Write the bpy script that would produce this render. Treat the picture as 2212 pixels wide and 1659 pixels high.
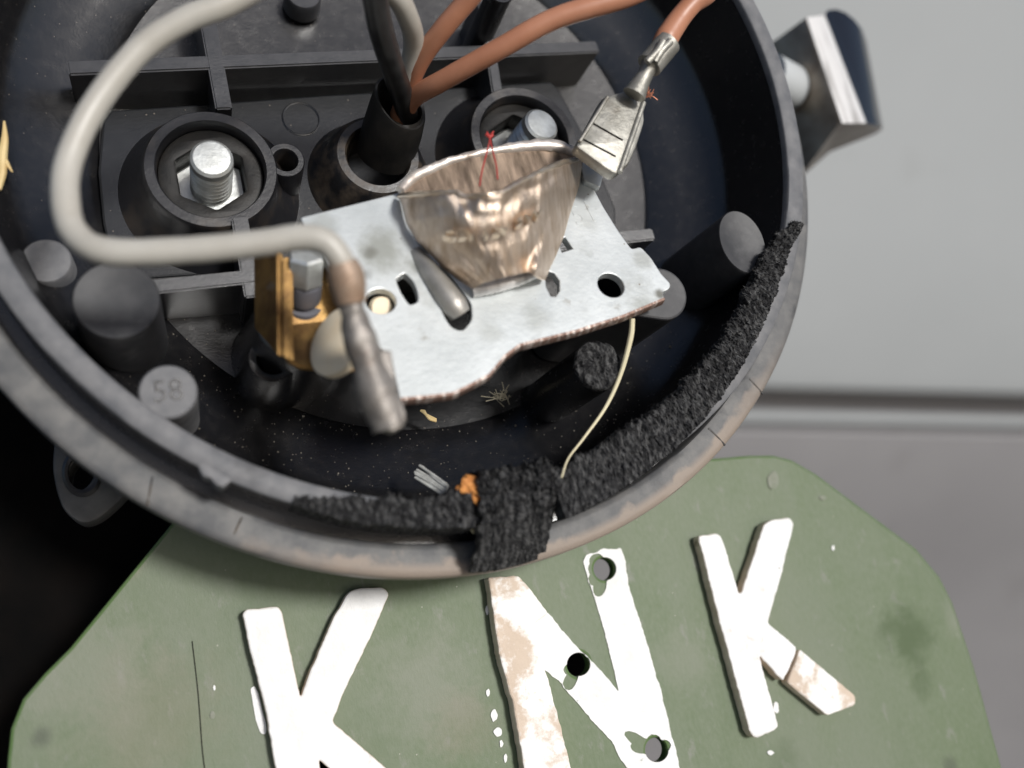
import bpy, bmesh, math, random
from mathutils import Vector, Matrix, noise
random.seed(7)
for o in list(bpy.data.objects): bpy.data.objects.remove(o)
SC = bpy.context.scene
COL = SC.collection
# ------------------------------------------------------------------ camera
F_PX, PW, PH = 2000.0, 2212.0, 1659.0          # focal length and size of the measured picture
PITCH = math.radians(20)
CAM = Vector((0, 0, 0.85))
AX, AF, AD = Vector((1, 0, 0)), Vector((0, math.cos(PITCH), -math.sin(PITCH))), Vector((0, -math.sin(PITCH), -math.cos(PITCH)))
cam = bpy.data.cameras.new('camera'); cob = bpy.data.objects.new('camera', cam); COL.objects.link(cob)
cob.matrix_world = Matrix.Translation(CAM) @ Matrix((AX, -AD, -AF)).transposed().to_4x4()
cam.sensor_width = 36; cam.lens = 36 * F_PX / PW
cam.clip_start = 0.01; cam.clip_end = 100
cam.dof.use_dof = True; cam.dof.focus_distance = 0.121; cam.dof.aperture_fstop = 12.5
SC.camera = cob
# ------------------------------------------------------------------ light: bright overcast
# direction measured from the rim's shadow on the plate (camera axes right, down, forward)
sd = AX * 0.5559 + AD * -0.3359 + AF * -0.7603
SUN_EL, SUN_AZ = math.asin(sd.z), math.atan2(sd.x, -sd.y)
sun = bpy.data.lights.new('sun', 'SUN'); sun.energy = 2.7; sun.angle = math.radians(10); sun.color = (1, 0.985, 0.96)
sob = bpy.data.objects.new('sun', sun); COL.objects.link(sob); sob.rotation_euler = sd.to_track_quat('Z', 'Y').to_euler()
wd = bpy.data.worlds.new('World'); SC.world = wd; wd.use_nodes = True
wn = wd.node_tree; bg = wn.nodes['Background']
sky = wn.nodes.new('ShaderNodeTexSky'); sky.sky_type = 'NISHITA'; sky.sun_disc = False
sky.sun_elevation = SUN_EL; sky.sun_rotation = math.pi - SUN_AZ; sky.dust_density = 2.5; sky.air_density = 1.0; sky.ozone_density = 0.8
wn.links.new(sky.outputs[0], bg.inputs[0]); bg.inputs[1].default_value = 0.062
SC.view_settings.view_transform = 'Standard'; SC.view_settings.look = 'None'
SC.view_settings.exposure = 0.42; SC.view_settings.gamma = 1
# ------------------------------------------------------------------ the lamp's own axes (mm): u right, v up, w out of the lamp
c_ = Vector((-10.58812924, -37.31968823, 115.96323887))
w_ = Vector((0.30616527, -0.25798305, -0.91635559)); u_ = Vector((0.92045148, -0.16544859, 0.35411276)); v_ = Vector((-0.24296483, -0.95187789, 0.18680627))
def cw(q): return AX * q.x + AD * q.y + AF * q.z
U, V, W = cw(u_), cw(v_), cw(w_)
O = CAM + cw(c_) * 0.001
MB = Matrix((U, V, W)).transposed()
def P(px, py, wl):
    r = Vector(((px - PW / 2) / F_PX, (py - PH / 2) / F_PX, 1)); q = c_ + w_ * wl
    d = r * (q.dot(w_) / r.dot(w_)) - c_
    return Vector((d.dot(u_), d.dot(v_), d.dot(w_)))
def PP(px, py, p0, n):                          # the same for a tilted plane in lamp axes
    r = Vector(((px - PW / 2) / F_PX, (py - PH / 2) / F_PX, 1)); rl = Vector((r.dot(u_), r.dot(v_), r.dot(w_)))
    cl = -Vector((c_.dot(u_), c_.dot(v_), c_.dot(w_)))
    return cl + rl * ((p0 - cl).dot(n) / rl.dot(n))
# ------------------------------------------------------------------ objects
BASE = {}
def place(o, base): o.matrix_world = Matrix.Translation(O + MB @ (Vector(base) * 0.001)) @ MB.to_4x4(); BASE[o.name] = Vector(base)
def tag(o, label, cat, group=None):
    o['label'] = label
    if cat: o['category'] = cat
    if group: o['group'] = group
def thing(name, label, cat, base, group=None):
    o = bpy.data.objects.new(name, None); COL.objects.link(o); o.empty_display_size = 0.01
    place(o, base); tag(o, label, cat, group); return o
def root(o):
    while o.parent: o = o.parent
    return o
def fin(bm, name, m, base, smooth):
    bmesh.ops.recalc_face_normals(bm, faces=bm.faces)
    for v in bm.verts: v.co = (v.co - base) * 0.001
    me = bpy.data.meshes.new(name); bm.to_mesh(me); bm.free(); me.materials.append(m)
    if smooth:
        for p in me.polygons: p.use_smooth = True
        try: me.set_sharp_from_angle(angle=math.radians(smooth if smooth is not True else 38))
        except Exception: pass
    return me
def part(name, bm, m, parent, smooth=True, label=None):
    b = BASE[root(parent).name]
    o = bpy.data.objects.new(name, fin(bm, name, m, b, smooth)); COL.objects.link(o); o.parent = parent
    if label: o['label'] = label
    return o
def solo(name, bm, m, base, label, cat, group=None, smooth=True):
    base = Vector(base)
    o = bpy.data.objects.new(name, fin(bm, name, m, base, smooth)); COL.objects.link(o); place(o, base); tag(o, label, cat, group); return o
# ------------------------------------------------------------------ geometry
def NB(): return bmesh.new()
def basis(n, hint=Vector((0, 1, 0))):
    n = n.normalized(); e = hint - n * hint.dot(n)
    if e.length < 1e-4: e = Vector((1, 0, 0)) - n * n.x
    e.normalize(); return e.cross(n), e, n      # ex, ey, ez
def ring(bm, c, ex, ey, r, n, ph=0.0): return [bm.verts.new(c + (ex * math.cos(ph + 2 * math.pi * i / n) + ey * math.sin(ph + 2 * math.pi * i / n)) * r) for i in range(n)]
def bridge(bm, a, b):
    n = len(a)
    for i in range(n):
        try: bm.faces.new((a[i], a[(i + 1) % n], b[(i + 1) % n], b[i]))
        except ValueError: pass
def lathe(bm, c, prof, n=48, axis=Vector((0, 0, 1)), hint=Vector((0, 1, 0)), ph=0.0, closed=False, sx=1.0, sy=1.0, rf=None):
    ex, ey, ez = basis(axis, hint); R = []
    for k, (r, h) in enumerate(prof):
        if r < 1e-6: R.append([bm.verts.new(c + ez * h)])
        else:
            vs = []
            for i in range(n):
                a = ph + 2 * math.pi * i / n; dr, dh = rf(a, k) if rf else (0, 0)
                vs.append(bm.verts.new(c + ex * (math.cos(a) * (r + dr) * sx) + ey * (math.sin(a) * (r + dr) * sy) + ez * (h + dh)))
            R.append(vs)
    rng = list(zip(R[:-1], R[1:])) + ([(R[-1], R[0])] if closed else [])
    for a, b in rng:
        if len(a) == 1 and len(b) == 1: continue
        if len(a) == 1:
            for i in range(n): bm.faces.new((a[0], b[i], b[(i + 1) % n]))
        elif len(b) == 1:
            for i in range(n): bm.faces.new((b[0], a[(i + 1) % n], a[i]))
        else: bridge(bm, a, b)
    return bm
def crom(pts, k=8):
    pts = [Vector(p) for p in pts]; out = []
    e = [pts[0] * 2 - pts[1]] + pts + [pts[-1] * 2 - pts[-2]]
    for i in range(1, len(e) - 2):
        a, b, c, d = e[i - 1], e[i], e[i + 1], e[i + 2]
        for j in range(k):
            t = j / k
            out.append(0.5 * ((2 * b) + (c - a) * t + (2 * a - 5 * b + 4 * c - d) * t * t + (3 * b - a - 3 * c + d) * t ** 3))
    out.append(pts[-1]); return out
def tube(bm, pts, r, n=16, k=8, rads=None, flat=1.0):
    q = crom(pts, k); N = len(q); prev = None; e = None
    for i, p in enumerate(q):
        t = (q[min(i + 1, N - 1)] - q[max(i - 1, 0)]).normalized()
        if e is None: e = t.orthogonal()
        e = (e - t * e.dot(t)).normalized(); f = t.cross(e)
        rr = r
        if rads:
            x = i / (N - 1) * (len(rads) - 1); j = min(int(x), len(rads) - 2); rr = rads[j] + (rads[j + 1] - rads[j]) * (x - j)
        rr *= 1 + 0.022 * noise.noise(p * 0.45) + 0.012 * noise.noise(p * 1.7)
        cur = [bm.verts.new(p + (e * math.cos(2 * math.pi * s / n) + f * math.sin(2 * math.pi * s / n) * flat) * rr) for s in range(n)]
        if prev: bridge(bm, prev, cur)
        else: bm.faces.new(cur)
        prev = cur
    bm.faces.new(list(reversed(prev))); return bm
def box(bm, c, ex, ey, ez, sx, sy, sz, bev=0.0):
    m = Matrix((ex, ey, ez)).transposed().to_4x4(); m.translation = c
    g = bmesh.ops.create_cube(bm, size=1, matrix=m @ Matrix.Diagonal((sx, sy, sz, 1)))
    if bev: bmesh.ops.bevel(bm, geom=[e for e in bm.edges if e.verts[0] in g['verts']], offset=bev, segments=2, affect='EDGES')
    return bm
def bar(bm, a, b, width, w0, bev=0.25):         # a rib: its top line from a to b, down to w0
    d = b - a; ex = Vector((d.x, d.y, 0)); L = ex.length; ex.normalize(); ez = Vector((0, 0, 1)); ey = ez.cross(ex)
    t = (a.z + b.z) / 2
    return box(bm, Vector(((a.x + b.x) / 2, (a.y + b.y) / 2, (t + w0) / 2)), ex, ey, ez, L, width, t - w0, bev)
def prism(bm, loops, o, ex, ey, ez, z0, z1, bev=0.0):   # filled outlines (first = outside, rest = holes) in plane axes
    cu = bpy.data.curves.new('outline', 'CURVE'); cu.dimensions = '2D'; cu.fill_mode = 'BOTH'
    h = (z1 - z0) / 2; cu.extrude = max(h - bev, 0); cu.bevel_depth = bev; cu.bevel_resolution = 1; cu.offset = -bev
    for lp in loops:
        s = cu.splines.new('POLY'); s.points.add(len(lp) - 1); s.use_cyclic_u = True
        for p, q in zip(s.points, lp): p.co = (q[0], q[1], 0, 1)
    ob = bpy.data.objects.new('outline', cu); COL.objects.link(ob)
    bpy.context.view_layer.update()
    me = bpy.data.meshes.new_from_object(ob.evaluated_get(bpy.context.evaluated_depsgraph_get()))
    n0 = len(bm.verts); bm.from_mesh(me); bm.verts.ensure_lookup_table()
    zc = (z0 + z1) / 2
    for v in bm.verts[n0:]: v.co = o + ex * v.co.x + ey * v.co.y + ez * (v.co.z + zc)
    bpy.data.objects.remove(ob); bpy.data.curves.remove(cu); bpy.data.meshes.remove(me)
    bmesh.ops.remove_doubles(bm, verts=bm.verts, dist=1e-4)
    return bm
def words(text, size):                          # lettering as a flat mesh in mm: list of (verts, faces)
    cu = bpy.data.curves.new('words', 'FONT'); cu.body = text; cu.size = size; cu.align_x = 'CENTER'; cu.align_y = 'CENTER'; cu.resolution_u = 3
    ob = bpy.data.objects.new('words', cu); COL.objects.link(ob); bpy.context.view_layer.update()
    me = bpy.data.meshes.new_from_object(ob.evaluated_get(bpy.context.evaluated_depsgraph_get()))
    r = ([v.co.copy() for v in me.vertices], [tuple(p.vertices) for p in me.polygons])
    bpy.data.objects.remove(ob); bpy.data.curves.remove(cu); bpy.data.meshes.remove(me); return r
def resample(pl, n):
    pl = [Vector(p) for p in pl]; L = [0]
    for a, b in zip(pl, pl[1:]): L.append(L[-1] + (b - a).length)
    out = []
    for i in range(n):
        s = L[-1] * i / (n - 1); j = 0
        while j < len(L) - 2 and L[j + 1] < s: j += 1
        out.append(pl[j].lerp(pl[j + 1], (s - L[j]) / max(L[j + 1] - L[j], 1e-9)))
    return out
def ragged(lp, step, amp, seed=0):              # subdivide an outline and roughen it
    out = []; n = len(lp)
    for i in range(n):
        a, b = Vector(lp[i][:2]), Vector(lp[(i + 1) % n][:2]); d = b - a; k = max(1, int(d.length / step)); nn = Vector((-d.y, d.x)).normalized() if d.length else Vector((0, 0))
        for j in range(k):
            p = a + d * (j / k)
            s = noise.noise(Vector((p.x * 0.9, p.y * 0.9, seed))) + 0.6 * noise.noise(Vector((p.x * 2.7, p.y * 2.7, seed + 5)))
            out.append(tuple(p + nn * s * amp))
    return out
def roundloop(lp, r, k=4):                      # round the corners of an outline
    out = []; n = len(lp)
    for i in range(n):
        a, b, c = Vector(lp[i - 1][:2]), Vector(lp[i][:2]), Vector(lp[(i + 1) % n][:2])
        q = min(r, (a - b).length * 0.45, (c - b).length * 0.45); p0 = b + (a - b).normalized() * q; p1 = b + (c - b).normalized() * q
        for j in range(k + 1):
            t = j / k; out.append(tuple(p0 * (1 - t) ** 2 + b * 2 * t * (1 - t) + p1 * t * t))
    return out
def circ(c, r, n=24, sy=1.0): return [(c[0] + r * math.cos(2 * math.pi * i / n), c[1] + r * sy * math.sin(2 * math.pi * i / n)) for i in range(n)]
# ------------------------------------------------------------------ materials
def mat(name, col, rough, metal=0.0, spec=0.5, col2=None, nscale=200, ncontrast=(0.35, 0.65), bump=0.0, bscale=600, specks=None, stretch=(1, 1, 1), rough2=None, wear=None, clear=0.0):
    m = bpy.data.materials.new(name); m.use_nodes = True; nt = m.node_tree; N = nt.nodes; L = nt.links; b = N['Principled BSDF']
    b.inputs['Roughness'].default_value = rough; b.inputs['Metallic'].default_value = metal; b.inputs['Specular IOR Level'].default_value = spec
    b.inputs['Coat Weight'].default_value = clear
    tc = N.new('ShaderNodeTexCoord'); mp = N.new('ShaderNodeMapping'); mp.inputs['Scale'].default_value = stretch; L.new(tc.outputs['Object'], mp.inputs[0])
    def nz(scale, det=6, ro=0.6):
        t = N.new('ShaderNodeTexNoise'); t.inputs['Scale'].default_value = scale; t.inputs['Detail'].default_value = det; t.inputs['Roughness'].default_value = ro; L.new(mp.outputs[0], t.inputs[0]); return t.outputs['Fac']
    def ramp(src, a, c):
        r = N.new('ShaderNodeMapRange'); r.inputs[1].default_value = a; r.inputs[2].default_value = c; L.new(src, r.inputs[0]); return r.outputs[0]
    def mix(f, A, B):
        x = N.new('ShaderNodeMix'); x.data_type = 'RGBA'; L.new(f, x.inputs[0])
        for s, i in ((A, 6), (B, 7)):
            if isinstance(s, tuple): x.inputs[i].default_value = (*s, 1)
            else: L.new(s, x.inputs[i])
        return x.outputs[2]
    cur = col
    if col2:
        f = ramp(nz(nscale), *ncontrast); cur = mix(f, col, col2)
        if rough2 is not None:
            r = N.new('ShaderNodeMapRange'); r.inputs[3].default_value = rough; r.inputs[4].default_value = rough2; L.new(f, r.inputs[0]); L.new(r.outputs[0], b.inputs['Roughness'])
    for wr in (wear or []):                       # (colour, scale, lo, hi)
        cur = mix(ramp(nz(wr[1], 8, 0.65), wr[2], wr[3]), cur, wr[0])
    if specks:                                  # (colour, scale, size)
        vo = N.new('ShaderNodeTexVoronoi'); vo.inputs['Scale'].default_value = specks[1]; L.new(tc.outputs['Object'], vo.inputs[0])
        s1 = ramp(vo.outputs['Distance'], specks[2], specks[2] * 0.4)
        wn_ = N.new('ShaderNodeSeparateColor'); L.new(vo.outputs['Color'], wn_.inputs[0]); s2 = ramp(wn_.outputs[0], 0.55, 0.6)
        mu = N.new('ShaderNodeMath'); mu.operation = 'MULTIPLY'; L.new(s1, mu.inputs[0]); L.new(s2, mu.inputs[1]); cur = mix(mu.outputs[0], cur, specks[0])
    if isinstance(cur, tuple): b.inputs['Base Color'].default_value = (*cur, 1)
    else: L.new(cur, b.inputs['Base Color'])
    if bump:
        bu = N.new('ShaderNodeBump'); bu.inputs['Strength'].default_value = bump; bu.inputs['Distance'].default_value = 0.0004
        L.new(nz(bscale, 8, 0.7), bu.inputs['Height']); L.new(bu.outputs[0], b.inputs['Normal'])
    return m
M = {}
M['plastic'] = mat('black_plastic', (0.008, 0.008, 0.009), 0.24, spec=1.0, col2=(0.016, 0.015, 0.015), nscale=700, ncontrast=(0.45, 0.8), bump=0.10, bscale=2600, specks=((0.14, 0.12, 0.10), 1100, 0.11), rough2=0.3)
M['dusty'] = mat('dusty_black_plastic', (0.010, 0.010, 0.011), 0.35, spec=0.6, col2=(0.085, 0.062, 0.042), nscale=300, ncontrast=(0.45, 0.75), bump=0.2, bscale=1800, rough2=0.7)
M['boss'] = mat('boss_plastic', (0.012, 0.012, 0.014), 0.3, spec=0.7, col2=(0.05, 0.038, 0.028), nscale=190, ncontrast=(0.52, 0.8), bump=0.14, bscale=1800, rough2=0.6)
M['ridge'] = mat('ridge_plastic', (0.095, 0.098, 0.106), 0.55, spec=0.35, col2=(0.15, 0.15, 0.155), nscale=420, bump=0.12, bscale=2600, wear=[((0.065, 0.065, 0.07), 120, 0.6, 0.75)])
M['lip'] = mat('lip_plastic', (0.075, 0.077, 0.081), 0.5, spec=0.3, col2=(0.135, 0.133, 0.130), nscale=300, bump=0.18, bscale=2200, wear=[((0.22, 0.19, 0.165), 150, 0.64, 0.76), ((0.045, 0.046, 0.05), 90, 0.58, 0.72)])
M['foam'] = mat('black_foam', (0.013, 0.013, 0.014), 0.8, spec=0.3, col2=(0.10, 0.10, 0.10), nscale=1900, ncontrast=(0.46, 0.72), stretch=(1, 0.4, 0.4))
M['rubber'] = mat('black_rubber', (0.007, 0.007, 0.007), 0.5, spec=0.3, col2=(0.018, 0.016, 0.014), nscale=300, bump=0.2, bscale=900)
M['zinc'] = mat('zinc_steel', (0.51, 0.54, 0.54), 0.42, metal=0.5, col2=(0.68, 0.71, 0.71), nscale=75, bump=0.14, bscale=1300, wear=[((0.31, 0.32, 0.29), 95, 0.55, 0.78), ((0.25, 0.22, 0.17), 240, 0.66, 0.76)], specks=((0.2, 0.16, 0.12), 500, 0.08))
M['edge'] = mat('rusted_cut_edge', (0.22, 0.14, 0.11), 0.5, metal=0.5, col2=(0.6, 0.52, 0.47), nscale=900, stretch=(1.6, 0.3, 0.3), ncontrast=(0.5, 0.62))
M['bolt'] = mat('bright_bolt', (0.68, 0.70, 0.69), 0.36, metal=0.75, col2=(0.48, 0.49, 0.47), nscale=420, bump=0.14, bscale=1200, wear=[((0.32, 0.29, 0.25), 260, 0.62, 0.75)])
M['bronze'] = mat('bronzed_metal', (0.52, 0.385, 0.27), 0.36, metal=0.9, col2=(0.84, 0.71, 0.60), nscale=1200, stretch=(1.4, 0.25, 0.25), ncontrast=(0.3, 0.7), bump=0.6, bscale=1100, rough2=0.34, wear=[((0.40, 0.25, 0.13), 150, 0.58, 0.76)])
M['terminal'] = mat('dull_solder_terminal', (0.17, 0.152, 0.135), 0.5, metal=0.5, col2=(0.27, 0.25, 0.23), nscale=260, bump=0.3, bscale=700, wear=[((0.11, 0.06, 0.04), 150, 0.56, 0.68)])
M['spade'] = mat('tinned_connector', (0.24, 0.232, 0.205), 0.42, metal=0.6, col2=(0.38, 0.37, 0.335), nscale=360, bump=0.35, bscale=800, wear=[((0.14, 0.12, 0.095), 190, 0.55, 0.7)])
M['bronze_in'] = mat('shaded_bronze', (0.10, 0.072, 0.05), 0.5, metal=0.6, col2=(0.36, 0.27, 0.2), nscale=500, stretch=(1.5, 0.3, 0.3), ncontrast=(0.35, 0.7), bump=0.4, bscale=700)  # darker than the cup's front: the shade inside is put into the colour
M['collar'] = mat('rusty_collar', (0.20, 0.115, 0.065), 0.5, metal=0.3, col2=(0.32, 0.24, 0.18), nscale=240, bump=0.25, bscale=700)
M['rib'] = mat('rib_plastic', (0.024, 0.025, 0.028), 0.3, spec=0.8, col2=(0.042, 0.042, 0.045), nscale=500, bump=0.12, bscale=2600)
M['glossy'] = mat('polished_plastic', (0.026, 0.027, 0.030), 0.5, spec=0.35, col2=(0.04, 0.04, 0.043), nscale=500, bump=0.06, bscale=2600, wear=[((0.07, 0.07, 0.072), 130, 0.55, 0.7)])
M['green_edge'] = mat('plate_edge_paint', (0.080, 0.135, 0.042), 0.35, spec=0.6, col2=(0.10, 0.145, 0.065), nscale=300)
M['emboss'] = mat('painted_glint_bronze', (0.92, 0.80, 0.66), 0.28, metal=0.9, col2=(0.75, 0.6, 0.45), nscale=600)  # lighter bronze: edge glints painted in, raised marks made to stand out
M['tongue'] = mat('grey_tab_metal', (0.30, 0.285, 0.26), 0.45, metal=0.55, col2=(0.42, 0.405, 0.38), nscale=260, bump=0.2, bscale=800, wear=[((0.2, 0.17, 0.13), 120, 0.58, 0.72)])
M['rim'] = mat('pale_rim_metal', (0.74, 0.69, 0.64), 0.42, metal=0.6, col2=(0.52, 0.45, 0.39), nscale=350, bump=0.2, bscale=900)
M['grit'] = mat('dull_grit', (0.16, 0.145, 0.12), 0.9)
M['scuff'] = mat('grey_scuff', (0.20, 0.205, 0.17), 0.7, col2=(0.13, 0.15, 0.10), nscale=500)
M['panel'] = mat('panel_plastic', (0.012, 0.013, 0.015), 0.25, spec=0.6, col2=(0.016, 0.017, 0.019), nscale=800, bump=0.08, bscale=2600, specks=((0.14, 0.12, 0.10), 800, 0.11))
M['brass'] = mat('aged_brass', (0.36, 0.215, 0.072), 0.42, metal=0.75, col2=(0.19, 0.105, 0.04), nscale=330, ncontrast=(0.4, 0.62), bump=0.25, bscale=900, wear=[((0.30, 0.28, 0.25), 200, 0.62, 0.74)])
M['greyw'] = mat('grey_washer', (0.16, 0.16, 0.18), 0.4, metal=0.3)
M['nylon'] = mat('cream_insulator', (0.92, 0.83, 0.66), 0.5, col2=(0.82, 0.68, 0.48), nscale=120)
M['white_wire'] = mat('off_white_insulation', (0.41, 0.395, 0.36), 0.42, col2=(0.36, 0.34, 0.30), nscale=130, bump=0.06, bscale=600, wear=[((0.25, 0.18, 0.125), 110, 0.60, 0.76), ((0.2, 0.17, 0.14), 420, 0.66, 0.74)])
M['black_wire'] = mat('black_insulation', (0.012, 0.012, 0.013), 0.3, col2=(0.03, 0.03, 0.03), nscale=300, bump=0.15, bscale=500)
M['brown_wire'] = mat('brown_insulation', (0.41, 0.19, 0.115), 0.42, col2=(0.35, 0.15, 0.085), nscale=150, bump=0.08, bscale=500, wear=[((0.24, 0.12, 0.08), 130, 0.64, 0.76)])
M['red'] = mat('red_strand', (0.34, 0.035, 0.03), 0.4)
M['copper'] = mat('copper_strand', (0.5, 0.2, 0.12), 0.4, metal=0.6)
M['green'] = mat('olive_paint', (0.096, 0.130, 0.068), 0.5, spec=0.25, col2=(0.122, 0.152, 0.094), nscale=1500, ncontrast=(0.3, 0.7), stretch=(1.3, 0.6, 0.6), bump=0.14, bscale=2600, wear=[((0.155, 0.172, 0.132), 24, 0.42, 0.78), ((0.068, 0.105, 0.046), 34, 0.54, 0.80), ((0.17, 0.18, 0.148), 330, 0.58, 0.72)], specks=((0.34, 0.33, 0.28), 420, 0.05))
M['white_paint'] = mat('white_paint', (0.74, 0.74, 0.735), 0.55, col2=(0.64, 0.64, 0.63), nscale=300, bump=0.6, bscale=700, wear=[((0.11, 0.145, 0.08), 380, 0.67, 0.70)])
M['letter'] = mat('white_letter', (0.72, 0.72, 0.715), 0.5, col2=(0.62, 0.615, 0.60), nscale=260, bump=0.4, bscale=600, wear=[((0.42, 0.375, 0.33), 200, 0.62, 0.75), ((0.12, 0.11, 0.10), 560, 0.69, 0.74)])
M['cream'] = mat('cream_letter', (0.46, 0.365, 0.28), 0.55, col2=(0.54, 0.44, 0.35), nscale=90, bump=0.5, bscale=450, wear=[((0.74, 0.73, 0.71), 105, 0.45, 0.52), ((0.22, 0.16, 0.11), 420, 0.68, 0.74)])
M['strip'] = mat('painted_glint_metal', (0.70, 0.685, 0.67), 0.45, metal=0.35, col2=(0.30, 0.285, 0.27), nscale=420, stretch=(1.6, 0.2, 0.2), ncontrast=(0.5, 0.75))  # light metal with the bright reflection and its dark streaks painted in
M['bare_cream'] = mat('bare_cream_letter', (0.74, 0.645, 0.545), 0.5, col2=(0.58, 0.47, 0.37), nscale=260, wear=[((0.25, 0.2, 0.15), 300, 0.62, 0.7)])
M['wallp'] = mat('pale_grey_paint', (0.405, 0.42, 0.425), 0.6, spec=0.15, col2=(0.385, 0.40, 0.405), nscale=7, wear=[((0.35, 0.36, 0.36), 16, 0.6, 0.8)])
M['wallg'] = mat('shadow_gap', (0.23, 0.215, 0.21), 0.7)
M['walll'] = mat('lower_grey_paint', (0.265, 0.258, 0.264), 0.5, spec=0.3, col2=(0.29, 0.283, 0.288), nscale=8, wear=[((0.22, 0.21, 0.21), 18, 0.6, 0.8)])
M['chrome'] = mat('worn_dark_chrome', (0.34, 0.30, 0.25), 0.38, metal=0.75, col2=(0.2, 0.16, 0.125), nscale=180, bump=0.2, bscale=400)
M['gloss'] = mat('gloss_black', (0.006, 0.006, 0.009), 0.16, spec=0.5)
M['stub'] = mat('grey_plastic_stub', (0.42, 0.44, 0.45), 0.5)
M['tyre'] = mat('shade_black_mudguard', (0.006, 0.006, 0.006), 0.9, spec=0.05, col2=(0.012, 0.010, 0.009), nscale=80)
M['ear'] = mat('dark_lug_plastic', (0.06, 0.061, 0.062), 0.6, spec=0.4, col2=(0.10, 0.10, 0.098), nscale=300, bump=0.2, bscale=600)
M['straw'] = mat('dry_straw', (0.62, 0.50, 0.26), 0.6, col2=(0.5, 0.36, 0.16), nscale=200)
M['fibre'] = mat('pale_fibre', (0.62, 0.56, 0.38), 0.6)
M['chip'] = mat('pale_sliver', (0.62, 0.63, 0.60), 0.6, col2=(0.4, 0.4, 0.38), nscale=900, stretch=(0.3, 1, 1))
M['orange'] = mat('orange_crumb', (0.60, 0.26, 0.07), 0.7, col2=(0.42, 0.15, 0.03), nscale=700, bump=0.5, bscale=900)
M['ground'] = mat('asphalt', (0.10, 0.10, 0.098), 0.85, col2=(0.07, 0.07, 0.068), nscale=9)
M['lint'] = mat('beige_lint', (0.42, 0.38, 0.28), 0.9)
def stains(m, spots):                           # (x, y, radius, colour, strength) in metres on the plate
    nt = m.node_tree; N = nt.nodes; L = nt.links; b = N['Principled BSDF']; tc = N.new('ShaderNodeTexCoord')
    t = N.new('ShaderNodeTexNoise'); t.inputs['Scale'].default_value = 260; t.inputs['Detail'].default_value = 8; t.inputs['Roughness'].default_value = 0.65; L.new(tc.outputs['Object'], t.inputs[0])
    for x, y, z, r, col, k in spots:
        src = b.inputs['Base Color'].links[0].from_socket
        d = N.new('ShaderNodeVectorMath'); d.operation = 'DISTANCE'; L.new(tc.outputs['Object'], d.inputs[0]); d.inputs[1].default_value = (x, y, z)
        a = N.new('ShaderNodeMath'); a.operation = 'MULTIPLY_ADD'; L.new(t.outputs[0], a.inputs[0]); a.inputs[1].default_value = r * 2.0; L.new(d.outputs['Value'], a.inputs[2])
        f = N.new('ShaderNodeMapRange'); f.inputs[1].default_value = r * 2.3; f.inputs[2].default_value = r * 1.2; f.inputs[4].default_value = k; f.interpolation_type = 'SMOOTHSTEP'; L.new(a.outputs[0], f.inputs[0])
        mx = N.new('ShaderNodeMix'); mx.data_type = 'RGBA'; L.new(f.outputs[0], mx.inputs[0]); L.new(src, mx.inputs[6]); mx.inputs[7].default_value = (*col, 1); L.new(mx.outputs[2], b.inputs['Base Color'])
def lip_dirt(m):                                 # dried mud caught along the lower outer edge of the lip
    nt = m.node_tree; N = nt.nodes; L = nt.links; b = N['Principled BSDF']; src = b.inputs['Base Color'].links[0].from_socket
    tc = N.new('ShaderNodeTexCoord'); sp = N.new('ShaderNodeSeparateXYZ'); L.new(tc.outputs['Object'], sp.inputs[0])
    def mth(op, a, c):
        n = N.new('ShaderNodeMath'); n.operation = op; n.use_clamp = op == 'MULTIPLY'
        for s_, k in ((a, 0), (c, 1)):
            if isinstance(s_, (int, float)): n.inputs[k].default_value = s_
            else: L.new(s_, n.inputs[k])
        return n.outputs[0]
    def rng(a, x, y):
        r = N.new('ShaderNodeMapRange'); r.interpolation_type = 'SMOOTHSTEP'; r.inputs[1].default_value = x; r.inputs[2].default_value = y; L.new(a, r.inputs[0]); return r.outputs[0]
    yy = mth('ADD', sp.outputs[1], -0.045); rad = mth('SQRT', mth('ADD', mth('POWER', sp.outputs[0], 2), mth('POWER', yy, 2)), 0)
    t = N.new('ShaderNodeTexNoise'); t.inputs['Scale'].default_value = 260; t.inputs['Detail'].default_value = 8; L.new(tc.outputs['Object'], t.inputs[0])
    rr = mth('ADD', rad, mth('MULTIPLY', mth('ADD', t.outputs[0], -0.5), 0.006))
    f = mth('MULTIPLY', rng(rr, 0.0580, 0.0592), rng(yy, -0.036, -0.052))
    f = mth('MULTIPLY', mth('MULTIPLY', f, rng(mth('ADD', sp.outputs[0], mth('MULTIPLY', mth('ADD', t.outputs[0], -0.5), 0.03)), -0.034, -0.016)), 0.9)
    x = N.new('ShaderNodeMix'); x.data_type = 'RGBA'; L.new(f, x.inputs[0]); L.new(src, x.inputs[6]); x.inputs[7].default_value = (0.25, 0.205, 0.168, 1); L.new(x.outputs[2], b.inputs['Base Color'])
lip_dirt(M['lip'])
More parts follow.
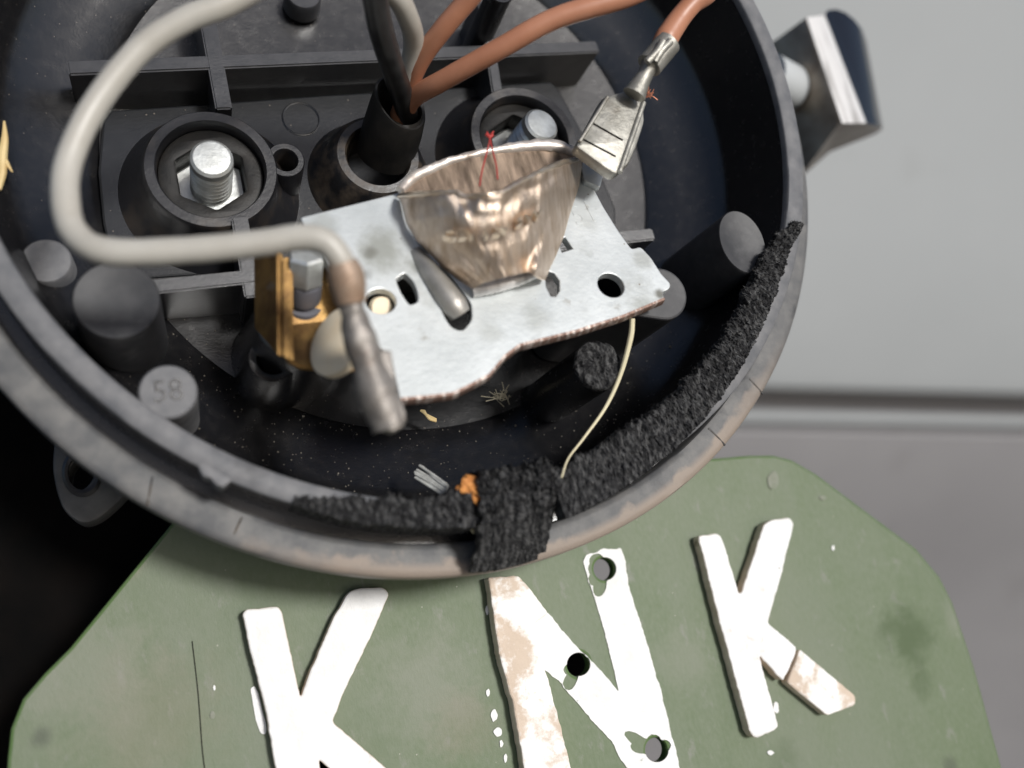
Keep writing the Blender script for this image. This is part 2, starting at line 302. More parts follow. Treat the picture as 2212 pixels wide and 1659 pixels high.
# ================================================================== BACKGROUND
WD = 0.62                                       # distance of the wall behind the bike
def wall_pt(px, py, d=WD):                      # the wall stands square to the camera's heading
    r = AX * ((px - PW / 2) / F_PX) + AD * ((py - PH / 2) / F_PX) + AF
    return CAM + r * (d / r.y)
def wall_strip(name, rows, m, parent):          # rows of (pixel y at x=1650, pixel y at x=2212, distance), swept sideways
    bm = NB(); prev = None
    for (ya, yb, d) in rows:
        cur = []
        for i in range(25):
            px = -600 + i * 150; cur.append(bm.verts.new(wall_pt(px, ya + (yb - ya) * (px - 1650) / 562, d)))
        if prev:
            for i in range(24): bm.faces.new((prev[i], prev[i + 1], cur[i + 1], cur[i]))
        prev = cur
    bmesh.ops.recalc_face_normals(bm, faces=bm.faces)
    me = bpy.data.meshes.new(name); bm.to_mesh(me); bm.free(); me.materials.append(m)
    for p in me.polygons: p.use_smooth = True
    me.set_sharp_from_angle(angle=math.radians(40))
    o = bpy.data.objects.new(name, me); COL.objects.link(o); o.parent = parent; o.matrix_parent_inverse = parent.matrix_world.inverted(); return o
wl = bpy.data.objects.new('panelled_wall', None); COL.objects.link(wl); wl.location = wall_pt(1900, 1300)
tag(wl, 'smooth pale grey wall with a horizontal moulding, blurred behind the round lamp', 'wall')
bpy.context.view_layer.update()
wall_strip('upper_panel', [(-900, -920, WD), (-300, -305, WD), (500, 508, WD), (812, 824, WD), (836, 850, WD + 0.003), (842, 856, WD + 0.03)], M['wallp'], wl)
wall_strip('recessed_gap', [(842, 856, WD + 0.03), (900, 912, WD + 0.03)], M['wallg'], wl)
wall_strip('moulding', [(905, 917, WD + 0.03), (884, 897, WD + 0.012), (890, 902, WD + 0.004), (908, 918, WD + 0.004), (920, 930, WD + 0.014)], M['wallp'], wl)
wall_strip('lower_panel', [(920, 930, WD + 0.016), (934, 944, WD + 0.010), (1010, 1020, WD + 0.014), (1150, 1160, WD + 0.03), (1400, 1410, WD + 0.07), (1900, 1910, WD + 0.12)], M['walll'], wl)
# the bike's own mudguard behind plate and lamp, a curved sheet coloured near-black for its deep shade
bm = NB(); prev = None
for j in range(15):
    v = 70 - j * 20; cur = []
    for i in range(21):
        u = -190 + i * 11.4; x = (u + 76) / 114
        cur.append(bm.verts.new(Vector((u, v, -46 - 34 * x * x - 0.0016 * (v + 40) ** 2))))
    if prev:
        for i in range(20): bm.faces.new((prev[i], prev[i + 1], cur[i + 1], cur[i]))
    prev = cur
bmesh.ops.solidify(bm, geom=bm.faces, thickness=2.0)
solo('rear_mudguard', bm, M['tyre'], (-76, -210, -46), 'dull black curved rear mudguard in deep shade left of the green plate', 'mudguard')
# dark lug with an oval hole under the lamp's lower left edge
tl = Vector((0, 0, 1)); zl = -27
bm = NB()
outl = [(118, 940), (112, 1010), (122, 1063), (135, 1098), (152, 1118), (180, 1133), (212, 1122), (245, 1096), (280, 1060), (300, 1010), (270, 930), (200, 890), (150, 895)]
L2 = lambda pts, z: [(P(x, y, z).x, P(x, y, z).y) for x, y in pts]
hole = [(176 + 27 * math.cos(a) - 8 * math.sin(a), 1022 + 36 * math.sin(a)) for a in [2 * math.pi * i / 20 for i in range(20)]]
prism(bm, [roundloop(L2(outl, zl), 2), L2(hole, zl)], Vector((0, 0, zl)), Vector((1, 0, 0)), Vector((0, 1, 0)), tl, -5, 0, 0.5)
rim = thing('mounting_lug', 'dark rounded plastic lug with an oval hole, under the lower left lamp rim', 'lug', P(190, 1000, zl - 5))
part('lug_body', bm, M['ear'], rim)
bm = NB(); lathe(bm, P(177, 1022, zl + 0.2), [(1.55, -0.6), (1.6, 0.25), (1.95, 0.3), (2.3, 0)], 28, sy=1.35)
part('hole_rim', bm, M['boss'], rim)
# chrome and black block on the right
blk = thing('indicator_block', 'worn chrome block with a glossy black rounded end, right of the round lamp', 'indicator mount', P(1800, 300, -40))
fr = [((1640, 112), (1722, 392), -37), ((1736, 42), (1812, 268), -24.6), ((1742, 38), (1819, 266), -24.2)]
def strip(chain, n=1):
    bm = NB(); prev = None
    for t, b, z in chain:
        cur = [bm.verts.new(P(t[0] + (b[0] - t[0]) * k / 8, t[1] + (b[1] - t[1]) * k / 8, z)) for k in range(9)]
        if prev:
            for k in range(8): bm.faces.new((prev[k], prev[k + 1], cur[k + 1], cur[k]))
        prev = cur
    return bm
part('chrome_side', strip(fr), M['chrome'], blk)
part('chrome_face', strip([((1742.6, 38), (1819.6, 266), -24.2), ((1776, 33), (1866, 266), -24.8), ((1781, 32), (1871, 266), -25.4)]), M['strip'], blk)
bl = strip([((1781.5, 31.5), (1871.6, 266), -25.4), ((1788, 22), (1878, 268), -26.0), ((1806, 20), (1886, 270), -26.6), ((1826, 27), (1893, 272), -27.4), ((1846, 43), (1899, 273), -28.4), ((1861, 62), (1904, 274), -29.6), ((1872, 90), (1907, 275), -31.5), ((1868, 110), (1902, 280), -37)])
part('black_cap', bl, M['gloss'], blk)
bm = NB()
lo = [((1722, 392), -37), ((1812, 268), -24.6), ((1819.6, 266), -24.2), ((1871.6, 266), -25.4), ((1878, 268), -26.0), ((1893, 272), -27.4), ((1904, 274), -29.6), ((1907, 275), -31.5)]
rr = [((1735, 376), -42), ((1790, 330), -42), ((1800, 325), -42), ((1860, 302), -42), ((1875, 296), -42), ((1890, 290), -42), ((1898, 285), -43), ((1903, 281), -44)]
a = [bm.verts.new(P(*p, z)) for p, z in lo]; b = [bm.verts.new(P(*p, z)) for p, z in rr]
for i in range(7): bm.faces.new((a[i], a[i + 1], b[i + 1], b[i]))
part('underside', bm, M['chrome'], blk)
bm = NB()
to = [((1640, 112), -37), ((1736, 42), -24.6), ((1742.6, 38), -24.2), ((1781.5, 31.5), -25.4), ((1788, 22), -26.0), ((1806, 20), -26.6), ((1826, 27), -27.4), ((1846, 43), -28.4), ((1861, 62), -29.6)]
a = [bm.verts.new(P(*p, z)) for p, z in to]; cc = bm.verts.new(P(1790, 45, -44))
for i in range(8): bm.faces.new((a[i], a[i + 1], cc))
part('top_face', bm, M['gloss'], blk)
bm = NB(); e0 = P(1655, 165, -29); e1 = P(1741, 205, -33); H = (e1 - e0).length; lathe(bm, e0, [(0, 0), (4.4, 0), (4.2, H * 0.62), (3.0, H * 0.82), (0.9, H), (0, H)], 24, axis=(e1 - e0))
part('stub', bm, M['stub'], blk)
# unseen ground added for bounce light from beneath, darkened to keep undersides dim
bm = NB(); vs = [bm.verts.new((x, y, 0)) for x, y in ((-60, -60), (60, -60), (60, 60), (-60, 60))]; bm.faces.new(vs)
me = bpy.data.meshes.new('ground'); bm.to_mesh(me); bm.free(); me.materials.append(M['ground']); g = bpy.data.objects.new('ground', me); COL.objects.link(g); g['kind'] = 'structure'
# ================================================================== NUMBER PLATE
ZP = -24.0
EX, EY, EZ = Vector((1, 0, 0)), Vector((0, 1, 0)), Vector((0, 0, 1))
plt = thing('number_plate', 'olive green number plate with chipped white letters below the round black lamp', 'number plate', P(1100, 1900, ZP))
out = [(15, 1640), (22, 1575), (48, 1510), (95, 1455), (150, 1400), (375, 1125), (520, 1000), (800, 905), (1200, 930), (1540, 990), (1620, 983), (1672, 983), (1712, 993), (1762, 1022), (1980, 1185), (2030, 1245), (2058, 1300), (2105, 1440), (2165, 1659), (2260, 2010), (900, 2200), (-10, 2100)]
hol = [(1306, 1229, 23), (1250, 1435, 24), (1419, 1621, 24), (694, 1668, 22)]
loops = [L2(out, ZP)] + [circ(P(x, y, ZP)[:2], r / 14.8, 28) for x, y, r in hol]
bm = NB(); prism(bm, loops, Vector((0, 0, ZP)), EX, EY, EZ, -2.2, 0, 0.45); pp = part('plate_panel', bm, M['green'], plt, smooth=20)
pp.data.materials.append(M['green_edge'])
for p in pp.data.polygons: p.material_index = 1 if p.normal.z < 0.93 else 0
def spot(px, py, r, col, k): q = (P(px, py, ZP) - BASE[plt.name]) * 0.001; return (q.x, q.y, 0, r * 0.001, col, k)
dk, gy, br = (0.05, 0.078, 0.03), (0.20, 0.205, 0.17), (0.20, 0.17, 0.13)
stains(M['green'], [spot(1962, 1372, 5.4, dk, 0.85), spot(1990, 1480, 2.6, dk, 0.5), spot(925, 1480, 7.5, gy, 0.5), spot(200, 1450, 8, gy, 0.45), spot(330, 1560, 9, br, 0.25), spot(1480, 1420, 5, gy, 0.35), spot(2075, 1330, 3.5, gy, 0.5), spot(1000, 1560, 5, br, 0.3), spot(1700, 1640, 3.0, dk, 0.35), spot(270, 1218, 2.0, br, 0.6), spot(88, 1592, 1.3, (0.03, 0.03, 0.03), 0.45), spot(2050, 1655, 1.6, (0.03, 0.03, 0.03), 0.4)])
def letter(name, px, z, th, m, bev=0.25, rnd=0.5, rag=0.0, label=None, holes=(), seed=1):
    lp = roundloop(L2(px, z), rnd, 3)
    if rag: lp = ragged(lp, 0.35, rag, seed)
    hs = [h if len(h) > 3 else circ(P(h[0], h[1], z)[:2], h[2] / 14.8, 26) for h in holes]
    bm = NB(); prism(bm, [lp] + hs, Vector((0, 0, z)), EX, EY, EZ, -th, 0, bev)
    o = part(name, bm, m, plt, smooth=20, label=label)
    if th > 1:
        o.data.materials.append(M['bare_cream'])
        for p in o.data.polygons: p.material_index = 1 if abs(p.normal.z) < 0.45 else 0
    return o
ZL = ZP + 2.05
KR = [(1508, 1158), (1552, 1152), (1560, 1160), (1596, 1280), (1602, 1280), (1631, 1192), (1650, 1134), (1662, 1124), (1708, 1117), (1716, 1132), (1688, 1245), (1666, 1322), (1660, 1346), (1722, 1398), (1717, 1420), (1692, 1472), (1641, 1416), (1683, 1570), (1672, 1579), (1634, 1596), (1621, 1584), (1557, 1350)]
letter('letter_k', KR, ZL, 2.0, M['letter'], rag=0.11, label='raised white letter K at the right, its leg broken')
letter('letter_piece', [(1727, 1401), (1849, 1503), (1849, 1523), (1787, 1546), (1700, 1474), (1721, 1425)], ZL - 0.15, 1.85, M['cream'], rag=0.05, label='broken cream lower leg of the right K')
KL = [(524, 1326), (532, 1317), (600, 1310), (609, 1320), (648, 1502), (652, 1502), (664, 1464), (721, 1332), (752, 1280), (770, 1271), (830, 1268), (841, 1283), (808, 1361), (744, 1494), (718, 1560), (762, 1597), (830, 1655), (920, 1730), (860, 1790), (688, 1640), (720, 1800), (640, 1800), (594, 1655), (572, 1526), (540, 1406)]
letter('letter_k', KL, ZL, 2.0, M['letter'], rag=0.09, label='raised white letter K at the left', seed=3)
letter('letter_n_stem', [(1055, 1247), (1120, 1244), (1149, 1276), (1184, 1323), (1156, 1347), (1153, 1380), (1184, 1463), (1212, 1568), (1240, 1680), (1262, 1800), (1165, 1800), (1132, 1659), (1127, 1625), (1107, 1516), (1082, 1428), (1065, 1322)], ZP + 2.4, 2.35, M['cream'], rag=0.12, rnd=0.3, label='raised cream left stem of the letter N with flaking white paint', seed=5)
pz = ZP + 0.16
def chip(hx, hy, lobes):                        # bare patch round a hole: radius by direction (degrees, y down)
    out = []
    for k in range(72):
        a = k * 5; r = 25.5
        for la, lr, lw in lobes:
            d = abs((a - la + 180) % 360 - 180); r = max(r, 25.5 + (lr - 25.5) * max(0, 1 - (d / lw) ** 2))
        r += 2.2 * noise.noise(Vector((a * 0.09, hx, 1))) * (r > 27); out.append((hx + r * math.cos(math.radians(a)), hy + r * math.sin(math.radians(a))))
    return out
chipA = chip(1306, 1229, [(225, 40, 40), (180, 36, 40), (135, 46, 30), (105, 62, 26)])
chipB = chip(1250, 1435, [(117, 62, 26), (150, 36, 30)])
chipC = chip(1419, 1621, [(209, 80, 18), (190, 58, 26), (250, 36, 40), (330, 33, 30)])
NR = [(1300, 1185), (1342, 1185), (1349, 1203), (1360, 1273), (1395, 1378), (1427, 1491), (1448, 1575), (1465, 1639), (1490, 1760), (1440, 1780), (1385, 1690), (1341, 1641), (1324, 1604), (1271, 1548), (1211, 1474), (1172, 1444), (1140, 1400), (1136, 1350), (1182, 1322), (1211, 1357), (1254, 1406), (1289, 1438), (1337, 1494), (1331, 1466), (1303, 1354), (1287, 1300), (1270, 1250), (1260, 1212), (1266, 1198), (1286, 1194)]
letter('painted_letter_n', NR, pz, 0.14, M['white_paint'], bev=0, rnd=0.3, rag=0.16, holes=[L2(c, pz) for c in (chipA, chipB, chipC)], label='painted white diagonal and right stem of the letter N, chipped round its holes', seed=2)
for k, q in enumerate([[(1331, 1345), (1345, 1352), (1338, 1362)], ]): pass
letter('paint_mark', [(541, 1487), (549, 1481), (557, 1494), (576, 1572), (574, 1588), (562, 1584), (552, 1552)], pz, 0.14, M['white_paint'], bev=0, rnd=0.5, rag=0.05, label='white paint stroke left of the left K')
for k, (x, y, a_, b_) in enumerate([(1054, 1497, 5, 9), (1067, 1545, 7, 15), (1076, 1581, 9, 10), (1083, 1606, 4, 8), (1092, 1638, 4, 10), (1053, 1318, 4, 12), (459, 1545, 7, 9), (1685, 1672, 9, 8), (1665, 1626, 7, 5), (1617, 1692, 8, 6), (1800, 1183, 3, 6), (1677, 1528, 6, 14), (1671, 1037, 14, 20), (1778, 1075, 8, 5), (1070, 1362, 3, 9), (463, 1485, 3, 6)]):
    lp = [(x + a_ * math.cos(t) * random.uniform(0.7, 1.2), y + b_ * math.sin(t) * random.uniform(0.8, 1.15)) for t in [2 * math.pi * i / 10 for i in range(10)]]
    letter('paint_fleck', lp, pz, 0.12, M['white_paint'] if k not in (6, 9, 12, 13) else M['scuff'], bev=0, rnd=0.2, rag=0.05, seed=k)
# hairline scratch
bm = NB(); tube(bm, [P(415, 1385, ZP + 0.02), P(428, 1500, ZP + 0.02), P(437, 1620, ZP + 0.02), P(445, 1680, ZP + 0.02)], 0.07, 6); part('scratch', bm, M['tyre'], plt)
# open holes, dark where the near-black mudguard sheet lies behind
# ================================================================== THE LAMP HOUSING
tlh = thing('tail_light_housing', 'round black plastic lamp housing with ribs, posts and bosses inside, its lens removed', 'tail light', (0, -45, -26))
SEG = 240
def wob(a, k): return (0.06 * noise.noise(Vector((math.cos(a) * 3, math.sin(a) * 3, k))), 0.05 * noise.noise(Vector((math.cos(a) * 4, math.sin(a) * 4, k + 9))))
bm = NB(); lathe(bm, Vector((0, 0, 0)), [(0, -21.4), (20, -21.4), (34, -21.2), (39.6, -20.2), (40.2, -19.5), (44.5, -17.6), (48.2, -15.4), (49.6, -14.2), (50.1, -13.6), (50.5, -12.9), (51.9, -1.2), (54.65, -1.2), (54.65, -9.4), (56.0, -9.4), (56.0, -10.5), (54.5, -13), (52, -19), (47, -24), (38, -26), (0, -26)], SEG)
part('shell', bm, M['plastic'], tlh, smooth=30)
bm = NB(); lathe(bm, Vector((0, 0, 0)), [(51.95, -1.1), (52.08, -0.15), (52.25, 0.0), (54.35, 0.0), (54.6, -0.2), (54.6, -1.1)], SEG, closed=True, rf=wob)
part('inner_ridge', bm, M['ridge'], tlh, smooth=45)
bm = NB(); lathe(bm, Vector((0, 0, 0)), [(56.05, -10.4), (56.1, -6.75), (56.35, -6.4), (57.0, -6.25), (59.2, -6.3), (59.75, -6.45), (60.0, -6.8), (60.1, -8.8), (59.7, -9.6), (57.5, -10.6)], SEG, closed=True, rf=wob)
lipo = part('outer_lip', bm, M['lip'], tlh, smooth=45)
for (x0, y0, x1, y1) in ((522, 1118, 500, 1166), (330, 1030, 318, 1092), (1530, 925, 1566, 962), (1618, 818, 1648, 852), (1712, 474, 1740, 471)):
    bm = NB(); a0, b0 = P(x0, y0, -6.3), P(x1, y1, -6.5)
    tube(bm, [a0, a0.lerp(b0, 0.5) + Vector((0, 0, 0.06)), b0], 0.14, 8); part('moulding_seam', bm, M['dusty'], lipo)
# broken tab standing on the ridge's outer edge
bm = NB(); prism(bm, [ragged(L2([(430, 1000), (452, 1008), (490, 1030), (500, 1040), (482, 1053), (468, 1050), (455, 1036), (440, 1030), (428, 1012)], -0.5), 0.4, 0.15, 4)], Vector((0, 0, -0.5)), EX, EY, EZ, -2.5, 0.55, 0.15); part('broken_tab', bm, M['ridge'], tlh)
# raised flat panel
pan = [(222, 262), (240, 238), (420, 226), (700, 205), (1000, 188), (1190, 176), (1206, 190), (1262, 292), (1330, 450), (1330, 520), (900, 560), (540, 585), (330, 600), (248, 600), (222, 480), (212, 370)]
bm = NB(); prism(bm, [L2(pan, -18.4)], Vector((0, 0, -18.4)), EX, EY, EZ, -3.2, 0, 0.3); part('raised_panel', bm, M['panel'], tlh, smooth=20)
# ribs
for a, b, wdt, lab in ((P(146, 146, -12), P(1292, 100, -12), 2.0, None), (P(300, 622, -10.5), P(1413, 505, -10.5), 1.8, None), (P(430, -60, -11.92), P(484, 235, -11.92), 2.1, None), (P(517, 470, -10.9), P(547, 640, -10.4), 2.0, None), (P(1040, -20, -11.92), P(1076, 205, -11.92), 1.6, None)):
    bm = NB(); bar(bm, a, b, wdt, -21.5, 0.22); part('rib', bm, M['rib'], tlh)
# two bolt bosses, each with its screw socket
def boss(c, small=None):
    bm = NB(); lathe(bm, Vector((c.x, c.y, 0)), [(6.5, -17), (6.55, -11.5), (6.75, -11.2), (7.9, -11.2), (8.1, -11.5), (8.25, -12.6), (9.0, -14.8), (10.4, -17.2), (11.6, -18.6)], 72)
    b = part('bolt_boss', bm, M['boss'], tlh)
    bm = NB(); hexr = [(4.75 * math.cos(math.pi / 3 * i + 0.5), 4.75 * math.sin(math.pi / 3 * i + 0.5)) for i in range(6)]
    hx = roundloop(hexr, 0.4, 3)
    prism(bm, [circ((0, 0), 6.45, 48), hx], Vector((c.x, c.y, 0)), EX, EY, EZ, -17, -13.0, 0.3); part('rubber_bush', bm, M['rubber'], b)
cL, cR = P(457, 364, -11.2), P(1134, 297, -11.2)
boss(cL); boss(cR)
def bolt(c, lab, tilt=Vector((0, 0, 1)), tip=-8.2):
    t = thing('mounting_bolt', lab, 'bolt', (c.x, c.y, -16.5), 'bolts holding the lamp housing')
    bm = NB(); lathe(bm, Vector((c.x, c.y, -16.5)), [(2.6, -1.7), (4.6, -1.7), (4.9, -1.3), (4.9, -0.2), (4.5, 0.2), (2.6, 0.2)], 6, axis=tilt, ph=0.5, closed=True); part('hex_nut', bm, M['bolt'], t, smooth=20)
    prof = [(0, 0)]; h = 0.0; H = tip + 16.5
    while h < H - 1.2: prof += [(2.12, h), (2.62, h + 0.42), (2.62, h + 0.5)]; h += 0.95
    prof += [(2.6, H - 1.0), (2.55, H - 0.3), (2.2, H), (0, H + 0.1)]
    bm = NB(); lathe(bm, Vector((c.x, c.y, -16.5)), prof, 36, axis=tilt); part('shank', bm, M['bolt'], t, smooth=25)
bolt(P(457, 366, -11.2), 'bright steel bolt end and nut in the left boss, inside the white wire loop')
bolt(P(1140, 297, -11.2), 'bright steel bolt end half hidden behind the bronze cup, right of the cable sleeve', Vector((0.16, 0.05, 1)))
# small screw tube beside the left boss
c = P(617, 345, -11.3); bm = NB(); lathe(bm, Vector((c.x, c.y, 0)), [(0, -17), (1.45, -17), (1.5, -11.6), (1.65, -11.35), (2.3, -11.35), (2.45, -11.6), (2.6, -21)], 36); part('screw_tube', bm, M['boss'], tlh)
# boss for the cable
c = P(818, 334, -11.5); bm = NB(); lathe(bm, Vector((c.x, c.y, 0)), [(4.1, -19), (4.2, -12.2), (4.5, -11.6), (5.5, -11.7), (6.1, -12.3), (7.0, -14.5), (8.2, -17.5), (9.0, -18.9), (9.6, -21.4)], 60); part('cable_boss', bm, M['dusty'], tlh)
# posts
def post(px, py, wt, r, wb=-20.5, m='plastic', rb=None, top='flat', sy=1.0, name='post'):
    c = P(px, py, wt); rb = rb or r * 1.08
    pr = {'flat': [(0, wt), (r * 0.93, wt), (r, wt - 0.25)], 'dish': [(0, wt - 0.42), (r * 0.4, wt - 0.36), (r * 0.72, wt - 0.2), (r * 0.92, wt - 0.03), (r * 0.97, wt), (r, wt - 0.2)], 'ring': [(0, wt - 3), (r * 0.62, wt - 3), (r * 0.66, wt - 0.1), (r * 0.74, wt), (r * 0.96, wt), (r, wt - 0.25)]}[top]
    bm = NB(); lathe(bm, Vector((c.x, c.y, 0)), pr + [(rb, wb)], 48, sy=sy); return part(name, bm, M[m], tlh)
post(100, 563, -13.2, 2.8, m='ridge')
post(252, 648, -3.0, 4.45, top='dish', m='glossy')
p58 = post(363, 846, -2.2, 3.0, m='ridge')
post(1604, 522, -1.0, 3.5, top='dish', sy=1.32, m='glossy')
qa, qb = P(1322, 617, 1.2), P(1431, 634, 1.2); dd = Vector((qb.x - qa.x, qb.y - qa.y)); an = math.atan2(dd.y, dd.x)
st = [(qb.x + 3.5 * math.cos(an + t), qb.y + 3.5 * math.sin(an + t)) for t in [math.pi * (k / 16 - 0.5) for k in range(17)]] + [(qa.x + 3.5 * math.cos(an + t), qa.y + 3.5 * math.sin(an + t)) for t in [math.pi * (k / 16 + 0.5) for k in range(17)]]
bm = NB(); prism(bm, [st, circ(qa, 2.2, 28)], Vector((0, 0, 1.2)), EX, EY, EZ, -22, 0, 0.3); part('bracket_boss', bm, M['glossy'], tlh, smooth=20)
post(656, -14, -17.5, 2.5, top='flat', m='rib')
post(1082, -18, -3, 1.8, m='plastic')
post(640, 690, -4.5, 4.6, rb=6.8, m='plastic')
post(590, 775, -9, 2.9, top='ring', rb=4.2, m='plastic')
# snapped post with a torn top
c = P(1298, 785, 0.6); bm = NB(); lathe(bm, Vector((c.x, c.y, 0)), [(2.9, 0.0), (3.15, -0.3), (3.3, -20.5)], 48); snp = part('snapped_post', bm, M['plastic'], tlh)
bm = NB(); lathe(bm, Vector((c.x, c.y, 0)), [(0, 0.5)] + [(3.05 * k / 12, 0.5 - 0.5 * (k / 12) ** 4) for k in range(1, 13)] + [(3.18, -0.5)], 60)
for v in bm.verts: v.co.z += 0.5 * noise.noise(v.co * 1.1) + 0.3 * noise.noise(v.co * 4) + random.uniform(-0.09, 0.09); v.co.x += 0.12 * noise.noise(v.co * 3)
part('torn_top', bm, M['foam'], snp, smooth=False, label='rough torn top')
# moulded figures on the lower left post
vs, fs = words('58', 3.5); bm = NB(); c = P(363, 846, -2.2)
for f in fs: pass
ca = math.radians(-3); vv = [bm.verts.new(c + EX * (v.x * math.cos(ca) * 0.92 - v.y * math.sin(ca)) + EY * (v.x * math.sin(ca) + v.y * math.cos(ca)) + EZ * 0.12) for v in vs]
for f in fs: bm.faces.new([vv[i] for i in f])
r_ = bmesh.ops.extrude_face_region(bm, geom=bm.faces[:])
for g in r_['geom']:
    if isinstance(g, bmesh.types.BMVert): g.co.z -= 0.14
part('moulded_number', bm, M['plastic'], p58, smooth=False, label='moulded figures 58')
# ejector marks on the floor
for px, py, wz, r in ((650, 257, -18.38, 2.5), (1290, 878, -20.1, 3.9), (1062, 815, -21.3, 2.6)):
    c = P(px, py, wz); bm = NB(); lathe(bm, Vector((c.x, c.y, wz)), [(r - 0.12, -0.3), (r - 0.1, 0.08), (r, 0.13), (r + 0.12, 0.08), (r + 0.15, -0.3)], 48); part('ejector_mark', bm, M['plastic'], tlh)
# ================================================================== FOAM GASKET
def arcang(px, py, z): q = P(px, py, z); return math.atan2(q.y, q.x)
def foam(name, a0, a1, rin, rout, top, bot, label, jit=0.15, seed=1, n=None, m=30):
    rng = random.Random(seed); L = abs(a1 - a0) * 52; n = n or int(L / 0.13); bm = NB(); rows = []
    for i in range(n + 1):
        t = i / n; a = a0 + (a1 - a0) * t; ri, ro, tp, bt = rin(t), rout(t), top(t), bot(t)
        rag = 0.5 * noise.noise(Vector((i * 0.3, seed, 0))) + 0.8 * noise.noise(Vector((i * 0.06, seed, 4))); hum = 0.4 * noise.noise(Vector((i * 0.045, seed, 9)))
        row = []
        for j in range(m + 1):
            s = j / m
            if s < 0.22: r = ri; z = bt + (tp - bt) * s / 0.22
            elif s < 0.8: r = ri + (ro - ri) * (s - 0.22) / 0.58; z = tp(r) if callable(tp) else tp
            else: r = ro; z = tp + (bt - tp) * (s - 0.8) / 0.2
            k = 1.0 if 0 < j < m else 0.2
            r += (rng.uniform(-jit, jit) + (rag if s < 0.35 else rag * 0.15)) * k; z += (rng.uniform(-jit, jit) + 0.5 * noise.noise(Vector((i * 0.2, j * 0.4, seed))) + (hum if 0.2 < s < 0.85 else 0)) * k
            aa = a + rng.uniform(-0.3, 0.3) * (a1 - a0) / n
            row.append(bm.verts.new(Vector((math.cos(aa) * r, math.sin(aa) * r, z))))
        rows.append(row)
    for A, B in zip(rows, rows[1:]):
        for j in range(m): bm.faces.new((A[j], B[j], B[j + 1], A[j + 1]))
    for R in (rows[0], rows[-1]):
        try: bm.faces.new(R)
        except ValueError: pass
    mid = rows[n // 2][m // 2].co.copy()
    for k in range(int(L * 26)):                  # frayed cell walls standing out of the torn faces
        v = rows[rng.randint(1, n - 1)][rng.choice([2, 3, 4, 5, 6, 7, rng.randint(6, m - 4)])].co.copy(); d = Vector((v.x, v.y, 0)).normalized() * rng.uniform(-1.0, 0.25) + Vector((rng.gauss(0, 0.4), rng.gauss(0, 0.4), rng.uniform(0, 0.8)))
        e = d.normalized() * rng.uniform(0.15, 0.5); q = d.orthogonal().normalized() * 0.07
        a_, b_, c2 = bm.verts.new(v + q), bm.verts.new(v - q), bm.verts.new(v + e); bm.faces.new((a_, b_, c2))
    return solo(name, bm, M['foam'], (mid.x, mid.y, bot(0.5)), label, 'gasket', 'crumbling foam gasket pieces', smooth=False)
aR0, aR1 = arcang(1712, 478, 0), arcang(1202, 1098, 0)
lin = lambda pts: (lambda t: next((y0 + (y1 - y0) * (t - x0) / (x1 - x0) for (x0, y0), (x1, y1) in zip(pts, pts[1:]) if x0 <= t <= x1), pts[-1][1]))
foam('foam_gasket', aR0, aR1, lin([(0, 53.2), (0.05, 51.2), (0.12, 49.6), (0.22, 49.0), (0.8, 49.3), (1, 50.5)]), lin([(0, 54.6), (0.1, 52.8), (0.3, 52.7), (0.45, 53.2), (0.7, 54.4), (0.9, 55.6), (1, 56.2)]), lin([(0, 0.4), (0.12, 0.9), (0.7, 1.2), (1, 1.7)]), lambda t: -1.0, 'long frayed black foam strip along the right side of the lamp rim', seed=3)
aL0, aL1 = arcang(640, 1062, 0), arcang(1015, 1110, 0)
foam('foam_gasket', aL0, aL1, lin([(0, 53.9), (0.15, 53.3), (0.4, 52.3), (1, 51.3)]), lin([(0, 54.8), (0.3, 55.2), (1, 55.3)]), lin([(0, 0.3), (0.3, 1.4), (1, 1.6)]), lambda t: -5.0, 'short black foam strip along the bottom of the lamp rim, left of the torn block', seed=11)
# torn block bent over the lip
ac0, ac1 = arcang(1030, 1120, 0), arcang(1200, 1100, 0); rng = random.Random(5); bm = NB(); rows = []; n, m = 70, 76
for i in range(n + 1):
    t = i / n; a = ac0 + (ac1 - ac0) * t; row = []
    r0 = 49.2 + 1.1 * noise.noise(Vector((i * 0.12, 2, 2))); a += 0.012 * noise.noise(Vector((i * 0.2, 8, 1))); r1 = 60.0 - 0.5 * abs(t - 0.3) - (2.0 if t > 0.9 else 0) - 0.5 * (t > 0.8)
    for j in range(m + 1):
        s = j / m
        if s < 0.1: r = r0; z = -3 + 5.3 * s / 0.1
        else:
            q = (s - 0.1) / 0.9; r = r0 + (r1 - r0) * q; z = 2.4 if q < 0.42 else 2.4 - 6.9 * ((q - 0.42) / 0.58) ** 1.25
        g = 0.24 if s < 0.5 else 0.09
        z += rng.uniform(-g, g) + 0.3 * noise.noise(Vector((i * 0.45, j * 0.05, 7))) + (0.9 * noise.noise(Vector((i * 0.09, j * 0.14, 3))) if 0.1 < s < 0.6 else 0.25 * noise.noise(Vector((i * 0.2, j * 0.2, 3)))) ; r += rng.uniform(-g, g) * 0.8
        aj = a + (0.010 * noise.noise(Vector((j * 0.16, i > n / 2, 4))) + rng.uniform(-0.002, 0.002)) * (1 if i in (0, n) else 0.5); row.append(bm.verts.new(Vector((math.cos(aj) * r, math.sin(aj) * r, z))))
    rows.append(row)
for A, B in zip(rows, rows[1:]):
    for j in range(m): bm.faces.new((A[j], B[j], B[j + 1], A[j + 1]))
g = bmesh.ops.extrude_edge_only(bm, edges=[e for e in bm.edges if e.is_boundary])
for e in g['geom']:
    if isinstance(e, bmesh.types.BMVert): e.co.z = min(e.co.z - 1.6, -1.0) if math.hypot(e.co.x, e.co.y) < 57 else e.co.z - 1.4
